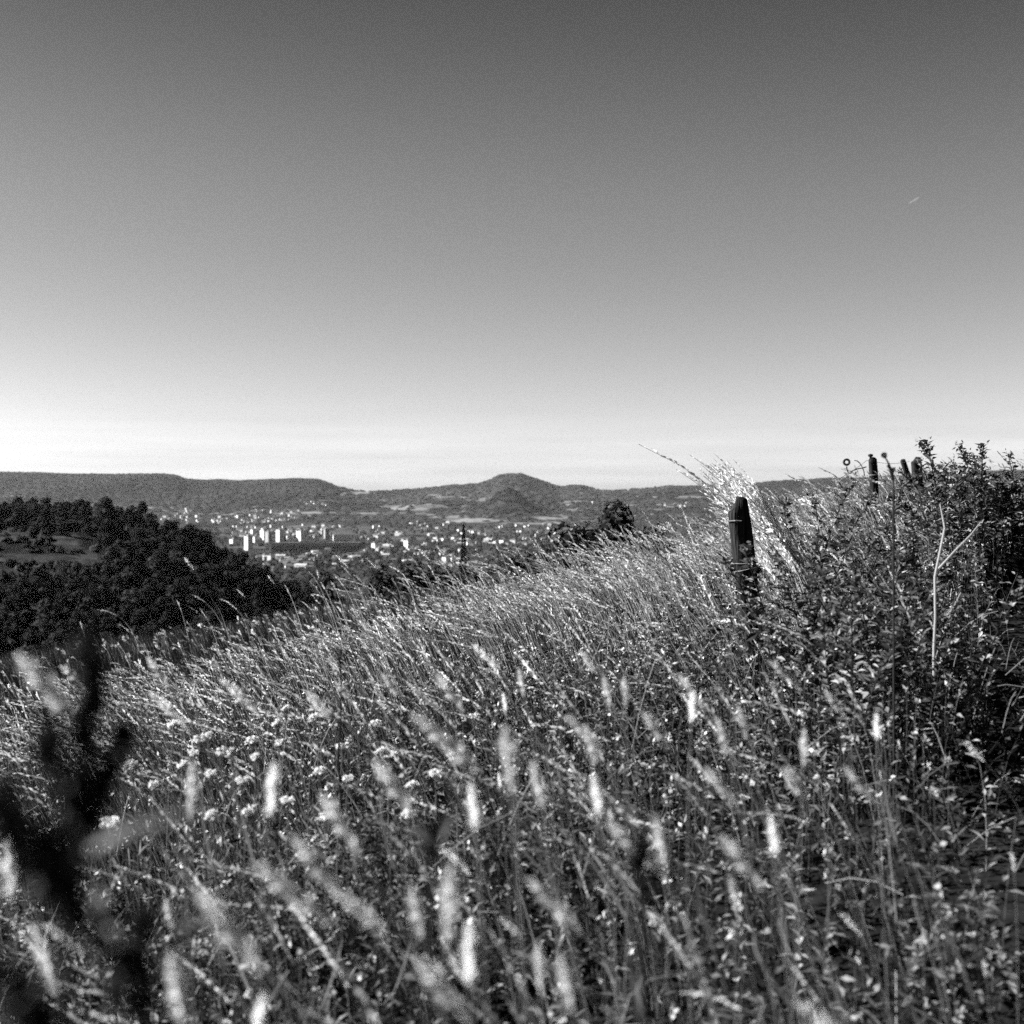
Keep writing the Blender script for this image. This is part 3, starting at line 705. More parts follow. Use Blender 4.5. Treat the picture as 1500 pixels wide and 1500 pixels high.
# dead thistle, dark round heads against the sky
rt = at(1312, 760, 4.2); rt[2] = hz1(rt[0], rt[1])
th = thing('thistle', 'dead thistle with dark round heads just right of the slim skyline post', 'thistle', tuple(rt))
for pts, rr in (([(1309, 760, 4.2), (1309, 712, 4.2), (1308, 688, 4.2)], .0055), ([(1309, 700, 4.2), (1302, 680, 4.2), (1295, 667, 4.2)], .0075), ([(1308, 704, 4.2), (1304, 690, 4.2), (1301, 683, 4.2)], .004)):
    q = poly(pts) - rt
    if pts[0][1] == 760: q = np.vstack([[0, 0, 0], q])
    b = Buf(); tubes(b, q[None], np.linspace(.004, .002, len(q))[None], .3, 5); b.obj('stem', M_DARK, th, True)
    n = 160; v = unit(R.normal(size=(n, 3))); b = Buf(); rhombs(b, q[-1] + v * rr * .5, v + [0, 0, .4], np.full(n, rr * .9), np.full(n, rr * .35), .4); b.obj('flower_head', M_DARK, th)

# ------------------------------------------------------------------ yarrow
def yarrow_proto():
    t = thing('yarrow', 'flat white yarrow umbel among the grass left of the middle', 'yarrow', group='white yarrow flowers in the meadow')
    b = Buf(); C = curve(np.zeros((1, 3)), np.array([.5]), np.array([[.02, .0]]), np.array([[.03, .02]]), np.linspace(0, 1, 8)); tubes(b, C, np.linspace(.002, .0014, 8)[None], .4, 5)
    top = C[0, -1]; n = 9
    for k in range(n):
        a = k * 6.28 / n; e = top + np.array([math.cos(a) * .014, math.sin(a) * .014, .006]); tubes(b, np.stack([top - [0, 0, .03], e])[None], np.full((1, 2), .0008), .4, 4)
    b.obj('stem', M_HERB, t, True)
    h = Buf(); m = 150; cl = R.integers(0, 7, m); rad = .009 * np.sqrt(R.random(m)); a = R.random(m) * 6.28; co_ = np.stack([np.cos(cl * .9 + .3 * cl) * .011, np.sin(cl * .9 + .3 * cl) * .011, np.sin(cl * 2.0) * .005], -1)
    q = top + np.stack([np.cos(a) * rad, np.sin(a) * rad, 0.006 - 14 * rad ** 2 + R.normal(0, .0015, m)], -1) + co_
    for s_ in range(3): rhombs(h, q, np.stack([np.cos(a + s_ * 2.1), np.sin(a + s_ * 2.1), R.normal(.3, .2, m)], -1), np.full(m, .006), np.full(m, .005), R.random(m))
    h.obj('flower_head', M_WHITE, t)
    lf = Buf(); n = 26; tt = R.uniform(.1, .8, n); a = R.random(n) * 6.28
    leaves(lf, curve(np.zeros((1, 3)), np.array([.5]), np.array([[.02, 0]]), np.array([[.03, .02]]), tt[None])[0], np.stack([np.cos(a), np.sin(a), R.normal(.6, .3, n)], -1), R.uniform(.04, .07, n), R.uniform(.006, .010, n), R.beta(1, 2, n))
    lf.obj('foliage', M_HERB, t)
    return t
yp = yarrow_proto(); first = True
YA = [(408, 1038), (448, 1050), (470, 1052), (396, 1060), (380, 1085), (408, 1090), (315, 1078), (300, 1084), (330, 1102), (350, 1100), (372, 1112), (385, 1108), (282, 1102), (255, 1122), (308, 1132), (350, 1142), (205, 1118),
      (480, 1130), (500, 1140), (545, 1100), (565, 1108), (492, 1092), (322, 1195), (350, 1190), (420, 1170), (215, 1150), (240, 1062), (560, 1060), (590, 1150), (670, 1105), (475, 1200), (130, 1185), (160, 1210), (610, 1190), (700, 1050), (640, 1130)]
for (px, row) in YA:
    d = 1.0 / ((row - HZ) / F) * (.80 - .06 * R.random()); d = min(max(d, 1.9), 5)
    T = at(px, row, d); z0 = hz1(T[0], T[1]); sc_ = (T[2] - z0) / .5; sc_ = min(max(sc_, .7), 1.6); ys_ = R.uniform(.7, 1.2)
    if first: yp.location = (T[0], T[1], z0); yp.scale = (1, 1, sc_); first = False
    else: dup(yp, (T[0], T[1], z0), R.random() * 6.28, (ys_, ys_, sc_))

# ------------------------------------------------------------------ trees
def crown_mesh(name, W, H, N, size, mat, lobes=8, base=.25, seed=0):
    r_ = np.random.default_rng(seed); b = Buf()
    L = []
    for k in range(lobes):
        a = r_.random() * 6.28; q = r_.random() ** .6
        L.append((math.cos(a) * q * W * .30, math.sin(a) * q * W * .30, H * (base + .12 + (1 - base - .28) * r_.random()), W * r_.uniform(.17, .30), H * r_.uniform(.13, .22)))
    L.append((0, 0, H * (.60 + base * .3), W * .27, H * .26))
    li = r_.integers(0, len(L), N); La = np.array(L)[li]
    v = r_.normal(size=(N, 3)); v /= np.linalg.norm(v, axis=1)[:, None]
    q = r_.random(N) ** .18
    P = La[:, :3] + v * q[:, None] * np.stack([La[:, 3], La[:, 3], La[:, 4]], -1)
    nrm = unit(v + r_.normal(size=(N, 3)) * .30); t1 = unit(np.cross(nrm, r_.normal(size=(N, 3)))); t2 = np.cross(nrm, t1)
    sz = size * r_.uniform(.6, 1.4, N)[:, None]
    V = np.stack([P - t1 * sz, P + t2 * sz * .6, P + t1 * sz, P - t2 * sz * .6], 1)
    tone = np.clip(r_.beta(1.3, 2, N) * .7 + .3 * r_.random(len(L))[li], 0, 1)
    b.add(V.reshape(-1, 3), np.arange(N * 4).reshape(-1, 4), np.repeat(tone, 4))
    return b.mesh(name, mat)
def trunk_mesh(name, H, rad, seed=0):
    r_ = np.random.default_rng(seed); b = Buf()
    C = np.array([[0, 0, -.6], [0, 0, H * .15], [r_.normal(0, .02) * H, 0, H * .35], [r_.normal(0, .03) * H, r_.normal(0, .03) * H, H * .7]])
    tubes(b, C[None], np.array([[rad * 1.3, rad, rad * .8, rad * .25]]), .5, 8)
    for k in range(5):
        a = r_.random() * 6.28; s_ = C[1] + (C[2] - C[1]) * r_.random()
        e = s_ + np.array([math.cos(a) * H * .22, math.sin(a) * H * .22, H * .25])
        tubes(b, np.stack([s_, (s_ + e) / 2 + [0, 0, .04 * H], e])[None], np.array([[rad * .5, rad * .35, rad * .12]]), .5, 6)
    return b.mesh(name, M_BARK, True)
TL = ['round dark tree in the wood on the hillside', 'broad spreading dark tree in the wood on the hillside', 'tall narrow dark tree in the wood on the hillside', 'low bushy tree in the wood on the hillside', 'lighter green tree in the wood on the hillside']
GT = 'trees of the wood on the left hillside'
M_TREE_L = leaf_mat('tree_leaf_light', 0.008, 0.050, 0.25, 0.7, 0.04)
SP = [(7.5, 9.0, 900, .42, M_TREE), (9.5, 8.0, 1100, .45, M_TREE), (5.5, 10, 800, .40, M_TREE), (5.5, 4.6, 600, .36, M_TREE), (7.0, 7.5, 850, .40, M_TREE_L)]
tp_ = []
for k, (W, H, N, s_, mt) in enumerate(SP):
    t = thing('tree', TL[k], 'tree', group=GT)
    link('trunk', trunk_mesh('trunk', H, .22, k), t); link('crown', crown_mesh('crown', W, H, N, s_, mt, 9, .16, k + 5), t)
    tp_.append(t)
cand = []
sp_ = 5.3
for yv in np.arange(262, 575, sp_):
    for xv in np.arange(-260, -40, sp_):
        x = xv + R.uniform(-.45, .45) * sp_; y = yv + R.uniform(-.45, .45) * sp_
        u = x / y; px = 750 + u * F
        if px < -190 or px > 560: continue
        z = hz1(x, y); row = HZ - z / y * F
        if max(float(clear_mask(np.array([x]), np.array([y]), u_)[0]) for u_ in (0, 2.5, 5)) > .3 and R.random() < .9: continue
        if y > 545 or row > 985: continue
        edge = np.interp(px, [-200, 0, 300, 450, 600], [965, 940, 897, 868, 850])
        if row - 34 > edge + 6: continue            # hidden behind the meadow edge
        if hx_ := False: pass
        spur_top = np.interp(px, HPX, (HZ - HROW) / F * 520)
        if z < -66: continue
        cand.append((x, y, z, px))
R.shuffle(cand)
vis = sorted(cand, key=lambda c: c[1] + (0 if -20 < c[3] < 520 else 400))
tu = [False] * 5
rest = Buf()
print('hill trees', len(cand))
for idx, (x, y, z, px) in enumerate(vis):
    k = int(R.choice(5, p=[.34, .24, .04, .2, .18])); sc_ = R.uniform(.45, .80) + .45 * R.random() ** 4
    if idx < 292:
        if not tu[k]:
            tu[k] = True; tp_[k].location = (x, y, z); tp_[k].scale = (sc_,) * 3
        else: dup(tp_[k], (x, y, z), R.random() * 6.28, sc_)
    else:
        me = tp_[k].children[1].data if tp_[k].children[1].name.startswith('crown') else tp_[k].children[0].data
        n = len(me.vertices); V = np.empty(n * 3, np.float32); me.vertices.foreach_get('co', V); V = V.reshape(-1, 3).astype(float)
        T = np.empty(n, np.float32); me.attributes['tone'].data.foreach_get('value', T)
        a = R.random() * 6.28; ca, sa = math.cos(a), math.sin(a)
        V = np.stack([V[:, 0] * ca - V[:, 1] * sa, V[:, 0] * sa + V[:, 1] * ca, V[:, 2]], -1) * sc_ + [x, y, z]
        rest.add(V, np.arange(n).reshape(-1, 4), T)
if rest.n: tag(rest.obj('woods', M_TREE), 'dense remainder of the wood on the hillside', 'woods', kind='stuff')

# trees just below the meadow edge
def near_tree(label, px, toprow, d, W, N=2600, name='tree', narrow=False, seed=0, H=None):
    T = at(px, toprow - 9, d); z0 = hz1(T[0], T[1]); H = T[2] - z0
    t = thing(name, label, 'tree', (T[0], T[1], z0), group='trees standing below the meadow edge')
    link('trunk', trunk_mesh('trunk', H, .16, seed), t)
    if narrow:
        b = Buf(); n = N; f = R.random(n); a = R.random(n) * 6.28; rr = W * .5 * (1 - f) ** 1.0 * (.75 + .35 * R.random(n)) * np.sqrt(R.random(n)) ** .5
        P = np.stack([np.cos(a) * rr, np.sin(a) * rr, H * (.04 + .97 * f)], -1)
        rhombs(b, P, np.stack([np.cos(a), np.sin(a), R.normal(.7, .4, n)], -1), .10 + .22 * (1 - f), .06 + .09 * (1 - f), R.beta(1, 2, n)); b.obj('crown', M_TREE2, t)
    else: link('crown', crown_mesh('crown', W, H, N, .17 * d / 75, M_TREE2, 12, .12, seed), t)
NT = [('largest round dark tree rising above the seeding grass', 905, 737, 78, 6.0, 6500), ('dark tree joined to the left of the largest round one', 868, 762, 78, 5.2, 3600), ('low dark tree left of the largest, behind white plumes', 832, 774, 76, 5.0, 3200),
      ('dark tree right of the largest one, half behind the grass', 948, 770, 76, 4.6, 3000), ('small dark tree at the left foot of the large tree group', 798, 788, 80, 4.8, 3000),
      ('bushy dark tree before the town, left of the spire-shaped conifer', 618, 806, 92, 4.0, 3000), ('low dark tree beside the bushy one before the town', 650, 822, 92, 4.2, 2600), ('low dark round bush tree under the conifer', 700, 822, 90, 4.6, 3000),
      ('dark bush tree right of the conifer', 735, 824, 88, 4.4, 2800), ('dark shrub tree between conifer and large tree group', 772, 812, 84, 4.2, 2800), ('dark low tree at the end of the wood, below the towers', 455, 858, 110, 5, 2400), ('dark low tree nearest the wood end, below the long block', 500, 858, 105, 5, 2400), ('small dark tree left of the bushy one before the town', 575, 836, 100, 4.5, 2400), ('shadowy low tree below the meadow edge under the town', 540, 852, 100, 4.6, 2400)]
for k, q in enumerate(NT): near_tree(*q, seed=40 + k)
near_tree('narrow black spire-shaped conifer before the town', 679, 781, 90, 1.5, 2600, 'conifer_tree', True, 77)

# ------------------------------------------------------------------ the town
def wall_mat(name, base, dark, sx, sz, fill=.55):
    m, n, l = mat_new(name)
    out = n.new('ShaderNodeOutputMaterial'); tc = n.new('ShaderNodeTexCoord'); sp = n.new('ShaderNodeSeparateXYZ'); l.new(tc.outputs['Object'], sp.inputs[0])
    ad = n.new('ShaderNodeMath'); ad.operation = 'ADD'; l.new(sp.outputs[0], ad.inputs[0]); l.new(sp.outputs[1], ad.inputs[1])
    def cell(src, s, thr):
        a = n.new('ShaderNodeMath'); a.operation = 'DIVIDE'; a.inputs[1].default_value = s; l.new(src, a.inputs[0])
        f = n.new('ShaderNodeMath'); f.operation = 'FRACT'; l.new(a.outputs[0], f.inputs[0])
        c = n.new('ShaderNodeMath'); c.operation = 'LESS_THAN'; c.inputs[1].default_value = thr; l.new(f.outputs[0], c.inputs[0]); return c.outputs[0]
    m1 = n.new('ShaderNodeMath'); m1.operation = 'MULTIPLY'; l.new(cell(ad.outputs[0], sx, fill), m1.inputs[0]); l.new(cell(sp.outputs[2], sz, .5), m1.inputs[1])
    mx = n.new('ShaderNodeMix'); mx.data_type = 'RGBA'; mx.inputs[6].default_value = g(base); mx.inputs[7].default_value = g(dark); l.new(m1.outputs[0], mx.inputs[0])
    p = n.new('ShaderNodeBsdfPrincipled'); p.inputs['Roughness'].default_value = .8; l.new(mx.outputs[2], p.inputs['Base Color']); l.new(p.outputs[0], out.inputs['Surface'])
    return m
M_W1 = wall_mat('white_facade', .45, .20, 3.4, 3.0, .42); M_W2 = wall_mat('grey_facade', .14, .07, 3.4, 3.0, .5); M_W3 = wall_mat('shaded_facade', .022, .012, 4.2, 3.0, .55)  # last one: the shade on the long block's front is put into its colour
M_ROOF = noise_mat('flat_roof', .08, .15, .3); M_TILE = noise_mat('roof_tile', .03, .08, .5); M_SHED = noise_mat('shed_roof', .14, .3, .2); M_PL = noise_mat('plaster', .26, .50, .3)
def box(b, x0, x1, y0, y1, z0, z1, mi=0):
    V = np.array([[x0, y0, z0], [x1, y0, z0], [x1, y1, z0], [x0, y1, z0], [x0, y0, z1], [x1, y0, z1], [x1, y1, z1], [x0, y1, z1]])
    b.add(V, [[0, 1, 5, 4], [1, 2, 6, 5], [2, 3, 7, 6], [3, 0, 4, 7], [4, 5, 6, 7], [3, 2, 1, 0]], .5, mi)
def block(name, label, cat, px, base_row, wpx, hpx, depth=14, rz=.0, wall=None, group=None, balc=True, roof_h=1.2):
    """flat-roofed block; size from its look at its distance"""
    G = on_ground(px, base_row); d = G[1]; w = wpx * d / F; h = hpx * d / F
    c, s_ = abs(math.cos(rz)), abs(math.sin(rz))
    t = thing(name, label, cat, (G[0], G[1], G[2] - .5), rz, group)
    b = Buf(); box(b, -w / 2, w / 2, -depth / 2, depth / 2, -4, h); b.obj('wall', wall or M_W1, t)
    b = Buf(); box(b, -w / 2 - .25, w / 2 + .25, -depth / 2 - .25, depth / 2 + .25, h, h + roof_h); box(b, -w * .18, w * .12, -depth * .2, depth * .2, h + roof_h, h + roof_h + 2.6); b.obj('roof', M_ROOF, t)
    if balc:
        b = Buf()
        for k in range(1, int(h / 3)):
            box(b, -w * .32, w * .32, -depth / 2 - 1.3, -depth / 2 - .003, k * 3.0 - .15, k * 3.0 + .9)
        if b.n: b.obj('balcony', wall or M_W1, t)
    return t
D = math.radians
TW = [('white square block at the wood edge, leftmost of the tower blocks', 342, 800, 8, 10, 14, D(38), M_W1), ('striped white tower with grey side, second from the wood edge', 364, 806, 8.5, 20, 15, D(38), M_W1),
      ('low white block between the striped tower and the twin towers', 375, 795, 8, 9, 13, D(30), M_W1), ('grey tall tower, left one of the twin towers', 387, 795, 8, 18, 15, D(40), M_W1),
      ('pale tall tower, right one of the twin towers', 393, 796, 6, 17, 13, D(44), M_W2), ('tall white tower with grey flank behind the long block', 410, 794, 8, 18, 14, D(42), M_W1),
      ('tall tower with bright white left side, right of the middle of the long block', 441, 793, 9, 15, 18, D(40), M_W1), ('grey tower left of the hall with the dark roof', 478, 794, 6, 19, 13, D(22), M_W2),
      ('small white tower standing alone right of the long block', 597, 805, 7, 13, 13, D(42), M_W1), ('grey-white block at the right end of the long block', 556, 812, 9, 9, 14, D(30), M_W2),
      ('narrow pale tower behind the white blocks, top just over the roofs', 370, 788, 4, 12, 12, D(35), M_W1), ('pale mid-rise behind the twin towers', 400, 788, 9, 9, 12, D(20), M_W2),
      ('low pale block in front of the grey tower', 462, 793, 9, 8, 12, D(35), M_W1), ('wide pale low block behind the long block, left half', 425, 793, 10, 8, 12, D(15), M_W1),
      ('white narrow tower near the long block end, far right of the group', 548, 808, 4, 12, 11, D(40), M_W1)]
for (lb, px, br, w_, h_, dp, rz, wm) in TW: block('tower_block', lb, 'tower block', px, br, w_, h_, dp, rz, wm, 'tower blocks of the town')
slab = block('apartment_slab', 'very long dark apartment block across the town, front shade and sunlit left end painted in', 'apartment block', 463, 809, 128, 14, 14, D(5), M_W3, None, False)
b = Buf(); wv = 128 * on_ground(463, 809)[1] / F; hv = 14 * on_ground(463, 809)[1] / F
box(b, -wv / 2 - .4, -wv / 2 - .004, -7.2, 7.2, -3, hv); b.obj('sunlit_gable', M_W1, slab)  # white skin paints the sunlight on the left end into its colour
b = Buf(); box(b, -wv / 2 + .3, wv / 2 - .3, -7.9, -7.004, hv * .72, hv - .01); b.obj('gallery', M_W2, slab)
# hall with dark roof
G = on_ground(505, 792); dd = G[1]
hl = thing('hall', 'broad white hall with a low dark pyramid roof right of the grey tower', 'hall', tuple(G), D(10))
w_ = 34 * dd / F / 2; h_ = 9 * dd / F
b = Buf(); box(b, -w_, w_, -12, 12, -3, h_); b.obj('wall', M_W1, hl)
b = Buf(); b.add(np.array([[-w_ - 1, -13, h_], [w_ + 1, -13, h_], [w_ + 1, 13, h_], [-w_ - 1, 13, h_], [-w_ * .3, 0, h_ + 8], [w_ * .3, 0, h_ + 8]]), [[0, 1, 5, 4], [2, 3, 4, 5]], .5)
b.add(np.array([[-w_ - 1, -13, h_], [-w_ - 1, 13, h_], [-w_ * .3, 0, h_ + 8], [-w_ * .3, 0, h_ + 8.01]]), [[0, 2, 3, 1]]); b.add(np.array([[w_ + 1, -13, h_], [w_ + 1, 13, h_], [w_ * .3, 0, h_ + 8], [w_ * .3, 0, h_ + 8.01]]), [[1, 3, 2, 0]])
b.obj('roof', noise_mat('slate', .03, .07, .4), hl)
LB = [('long low white shed before the long block, left one', 388, 818, 10, 5, M_W1), ('white corner building before the long block', 397, 822, 6, 9, M_W1), ('white flat building in the row before the long block, small', 415, 818, 5, 6, M_W1), ('grey apartment house with many windows before the long block', 428, 828, 27, 8, M_W2),
      ('white low building in the row before the long block, middle', 445, 818, 12, 4.5, M_W1), ('white small cube house in the row before the long block', 455, 817, 5, 5, M_W1), ('broad bright shed before the right part of the long block', 473, 818, 14, 5.5, M_W1), ('white shed right of the broad bright one', 490, 820, 10, 4, M_W1),
      ('pale building under the long block right end', 510, 818, 12, 4, M_W2), ('pale row house right of the lone white tower', 625, 802, 14, 5, M_W2), ('wide white warehouse in the houses right of the hall', 585, 785, 12, 5, M_W1), ('grey block left of the conifer', 652, 812, 10, 7, M_W2), ('white block left of the conifer top', 640, 792, 8, 5, M_W1)]
for (lb, px, br, w__, h__, wm) in LB: block('town_building', lb, 'building', px, br, w__, h__, 14, D(R.uniform(-38, -12)), wm, 'low buildings of the town', False, .6)

def house_shape(b, w, d, h, r):
    box(b, -w / 2, w / 2, -d / 2, d / 2, -3, h, 0)
    e = .5
    V = np.array([[-w / 2 - e, -d / 2 - e, h + .003], [w / 2 + e, -d / 2 - e, h + .003], [w / 2 + e, d / 2 + e, h + .003], [-w / 2 - e, d / 2 + e, h + .003], [-w / 2 + r * .4, 0, h + r], [w / 2 - r * .4, 0, h + r]])
    b.add(V, [[0, 1, 5, 4], [2, 3, 4, 5]], .5, 1)
    for (i, j, k) in ((3, 0, 4), (1, 2, 5)): b.add(np.array([V[i], V[j], V[k], V[k] + [0, 0, .01]]), [[0, 1, 2, 3]], .5, 1)
    box(b, w * .2, w * .2 + .9, -.5, .5, h + r * .4, h + r + .9, 0)
hm = []
for (w, d, h, r) in ((11, 9, 5.5, 2.6), (15, 10, 6.5, 3), (9, 8, 8, 2.4), (22, 12, 6, 2.5), (13, 12, 10, 2.5)):
    b = Buf(); house_shape(b, w, d, h, r); hm.append(b.mesh('house', [M_PL if w != 22 else M_SHED, M_TILE if w != 22 else M_SHED]))
ZONES = [(235, 440, 748, 768, 210, 'houses at the foot of the plateau'), (540, 660, 766, 800, 110, 'houses in the middle of the town'), (660, 870, 770, 800, 190, 'houses in the right part of the town'), (330, 540, 770, 792, 150, 'houses behind the tower blocks'),
         (370, 570, 810, 842, 90, 'houses before the long block'), (560, 700, 800, 835, 80, 'houses below the lone white tower'), (430, 480, 735, 742, 25, 'village on the slope above the town'), (960, 1010, 738, 744, 30, 'village left of the nearest post'), (860, 960, 735, 760, 30, 'houses behind the large tree'), (0, 235, 738, 748, 14, 'scattered houses under the plateau')]
HL = ['small pale house with a pitched roof', 'pale house with a long pitched roof', 'tall narrow pale house', 'long low bright shed', 'squat three-storey pale house']
houses = []
for (a0, a1, b0, b1, n, gp) in ZONES:
    for _ in range(n):
        px = R.uniform(a0, a1); row = R.uniform(b0, b1)
        if fbm(np.array([px * .06]), np.array([row * .2]), 1, 2)[0] < .42: continue
        if 395 < px < 530 and 790 < row < 809: continue
        G = on_ground(px, row)
        if G[1] > 8000: continue
        houses.append((G, gp))
houses.sort(key=lambda q: q[0][1])
hr = Buf(); print('houses', len(houses))
for idx, (G, gp) in enumerate(houses):
    k = int(R.choice(5, p=[.38, .24, .12, .14, .12])); rz = R.uniform(-.5, .9); sc_ = R.uniform(.65, 1.0)
    if idx < 285:
        o = bpy.data.objects.new('house', hm[k]); COL.objects.link(o); o.location = tuple(G); o.rotation_euler = (0, 0, rz); o.scale = (sc_,) * 3
        tag(o, HL[k] + ', ' + gp.replace('houses ','').replace('scattered ',''), 'house', gp)
    else:
        me = hm[k]; n = len(me.vertices); V = np.empty(n * 3, np.float32); me.vertices.foreach_get('co', V); V = V.reshape(-1, 3).astype(float) * sc_
        L_ = np.empty(len(me.loops), np.int32); me.loops.foreach_get('vertex_index', L_); MI = np.empty(len(me.polygons), np.int32); me.polygons.foreach_get('material_index', MI)
        ca, sa = math.cos(rz), math.sin(rz); V = np.stack([V[:, 0] * ca - V[:, 1] * sa, V[:, 0] * sa + V[:, 1] * ca, V[:, 2]], -1) + G
        hr.add(V, L_.reshape(-1, 4), .5); hr.M[-1] = MI
if hr.n: tag(hr.obj('distant_houses', [M_PL, M_TILE]), 'mass of tiny pale houses farthest across the valley', 'houses', kind='stuff')

# ------------------------------------------------------------------ far woods and town trees (clumps, one mass each)
_t = (1 + 5 ** .5) / 2
def clump_verts():
    n, m = 5, 7; V = []
    for i in range(n + 1):
        f = i / n * math.pi * .62
        for j in range(m):
            a = j * 2 * math.pi / m + .3 * i; V.append((math.sin(f) * math.cos(a), math.sin(f) * math.sin(a), math.cos(f)))
    Q = [[i * m + j, i * m + (j + 1) % m, (i + 1) * m + (j + 1) % m, (i + 1) * m + j] for i in range(n) for j in range(m)]
    return np.array(V), np.array(Q)
CV, CQ = clump_verts()
def clumps(name, label, x, y, rad, hgt, tone, mat):
    N = len(x); z = height(x, y); nv = len(CV)
    V = CV[None] * (1 + R.normal(0, .16, (N, nv, 1))) * np.stack([rad, rad, hgt], -1)[:, None]
    V[:, :, 2] -= .1 * hgt[:, None]
    V += np.stack([x, y, z], -1)[:, None]
    b = Buf(); b.add(V.reshape(-1, 3), ((np.arange(N) * nv)[:, None] + CQ.ravel()[None]).reshape(-1, 4), np.repeat(tone, nv))
    return tag(b.obj(name, mat), label, 'woods', kind='stuff')
M_FARW = leaf_mat('far_wood', .010, .032, .05, .9, .05)
n = 26000
y = np.sqrt(R.random(n)) * (7250 - 4500) + 4500; x = (R.random(n) * 2 - 1) * .42 * y
z = height(x, y); fmk = field_mask(x, y, z); px, row = proj(x, y, z)
dens = np.where(px < 500, .95, .40 + .6 * (fbm(x, y, .003, 3) > .47)); dens = np.where(row > 748, dens * .6, dens)
ok = ((fmk < .25) | (R.random(n) < .12)) & (R.random(n) < dens)
x, y = x[ok], y[ok]; N = len(x)
clumps('far_woods', 'woodland covering the distant plateau and hills', x, y, R.uniform(9, 24, N), R.uniform(4, 9, N), np.clip(R.beta(1.5, 2, N) * .5 + 1.5 * (fbm(x, y, .003, 3) - .42) + .55 * sstep(5450, 5900, y) * sstep(700, 300, np.abs(x - 20)) - .9 * (((x + 14) / 130) ** 2 + ((y - 5250) / 200) ** 2 < 1), 0, 1), M_FARW)
n = 9000
y = 1 / (1 / 1500 + R.random(n) * (1 / 4700 - 1 / 1500)); x = (R.random(n) * 2 - 1) * .42 * y
z = height(x, y); fmk = field_mask(x, y, z); px, row = proj(x, y, z)
hg = np.array([(h_[0][0], h_[0][1]) for h_ in houses])
ok = (fmk < .3) & (R.random(n) < np.where((row > 748) & (row < 772) & (px > 385) & (px < 570), 1, .35 + .65 * (fbm(x, y, .004, 3) > .52)))
sl = on_ground(463, 809); ok &= ~((np.abs(x - sl[0]) < wv / 2 + 20) & (y > sl[1] - 60) & (y < sl[1] + 40))
x, y = x[ok], y[ok]; N = len(x)
clumps('town_woods', 'dark tree clumps between the buildings of the valley', x, y, R.uniform(4, 11, N), R.uniform(5, 10, N), R.beta(1.3, 2, N), M_FARW)
# scrub at the edge of the clearings and floor of the left wood
n = 1500
y = R.uniform(260, 560, n); x = y * R.uniform(-.46, -.12, n); ok = (clear_mask(x, y) < .6) | (R.random(n) < .12)
x, y = x[ok], y[ok]; N = len(x)
clumps('scrub', 'dark scrub filling the wooded hillside', x, y, R.uniform(1.2, 3.0, N), R.uniform(1.0, 2.4, N), R.beta(1.2, 2, N), M_TREE)

# ------------------------------------------------------------------ contrail
c0 = at(1330, 299, 9000); c1 = at(1345, 290, 9400)
ct = Buf(); K = 14; f = np.linspace(0, 1, K)
tubes(ct, (c0 + (c1 - c0) * f[:, None])[None], (2.5 + 3.5 * f)[None] * (1 - .9 * f ** 6)[None], .5, 8)
m, n_, l_ = mat_new('ice_trail'); o_ = n_.new('ShaderNodeOutputMaterial'); dfs = n_.new('ShaderNodeBsdfDiffuse'); dfs.inputs[0].default_value = g(.9); tr = n_.new('ShaderNodeBsdfTransparent'); tl = n_.new('ShaderNodeBsdfTranslucent'); tl.inputs[0].default_value = g(.9)
a1 = n_.new('ShaderNodeMixShader'); a1.inputs[0].default_value = .5; a2 = n_.new('ShaderNodeMixShader'); a2.inputs[0].default_value = .05
l_.new(dfs.outputs[0], a1.inputs[1]); l_.new(tl.outputs[0], a1.inputs[2]); l_.new(tr.outputs[0], a2.inputs[1]); l_.new(a1.outputs[0], a2.inputs[2]); l_.new(a2.outputs[0], o_.inputs[0])
tag(ct.obj('contrail', m, None, True), 'short faint white contrail high in the sky', 'contrail')

# ------------------------------------------------------------------ air
SUN_EL, SUN_AZ = math.radians(33), math.radians(-88)      # azimuth from +Y (view direction) towards +X
hb_ = Buf(); box(hb_, -17500, 17500, -17500, 17500, -400, 190)
m, n_, l_ = mat_new('haze_air'); o_ = n_.new('ShaderNodeOutputMaterial'); pv_ = n_.new('ShaderNodeVolumePrincipled')
pv_.inputs['Color'].default_value = g(.95); pv_.inputs['Density'].default_value = 0.8e-5; pv_.inputs['Anisotropy'].default_value = .2
l_.new(pv_.outputs[0], o_.inputs['Volume'])
hz_o = tag(hb_.obj('haze', m), 'thin haze over the valley', 'haze', kind='stuff')

# ------------------------------------------------------------------ sky, sun, camera
w = bpy.data.worlds.new('World'); SC.world = w; w.use_nodes = True
nt = w.node_tree; n_ = nt.nodes; l_ = nt.links; n_.clear()
out = n_.new('ShaderNodeOutputWorld'); bg = n_.new('ShaderNodeBackground'); bg.inputs['Strength'].default_value = 0.05
sky = n_.new('ShaderNodeTexSky'); sky.sky_type = 'NISHITA'; sky.sun_disc = False
sky.sun_elevation = SUN_EL; sky.sun_rotation = SUN_AZ; sky.altitude = 500; sky.air_density = 1.0; sky.dust_density = 1.2; sky.ozone_density = 1.5
sp = n_.new('ShaderNodeSeparateColor'); l_.new(sky.outputs[0], sp.inputs[0])
# black and white film behind a red filter: red layer only, steepened by the film's contrast
nm = n_.new('ShaderNodeMath'); nm.operation = 'DIVIDE'; nm.inputs[1].default_value = 7.0; l_.new(sp.outputs[0], nm.inputs[0])
pw = n_.new('ShaderNodeMath'); pw.operation = 'POWER'; pw.inputs[1].default_value = 1.48; l_.new(nm.outputs[0], pw.inputs[0])
ml = n_.new('ShaderNodeMath'); ml.operation = 'MULTIPLY'; ml.inputs[1].default_value = 6.0; l_.new(pw.outputs[0], ml.inputs[0])
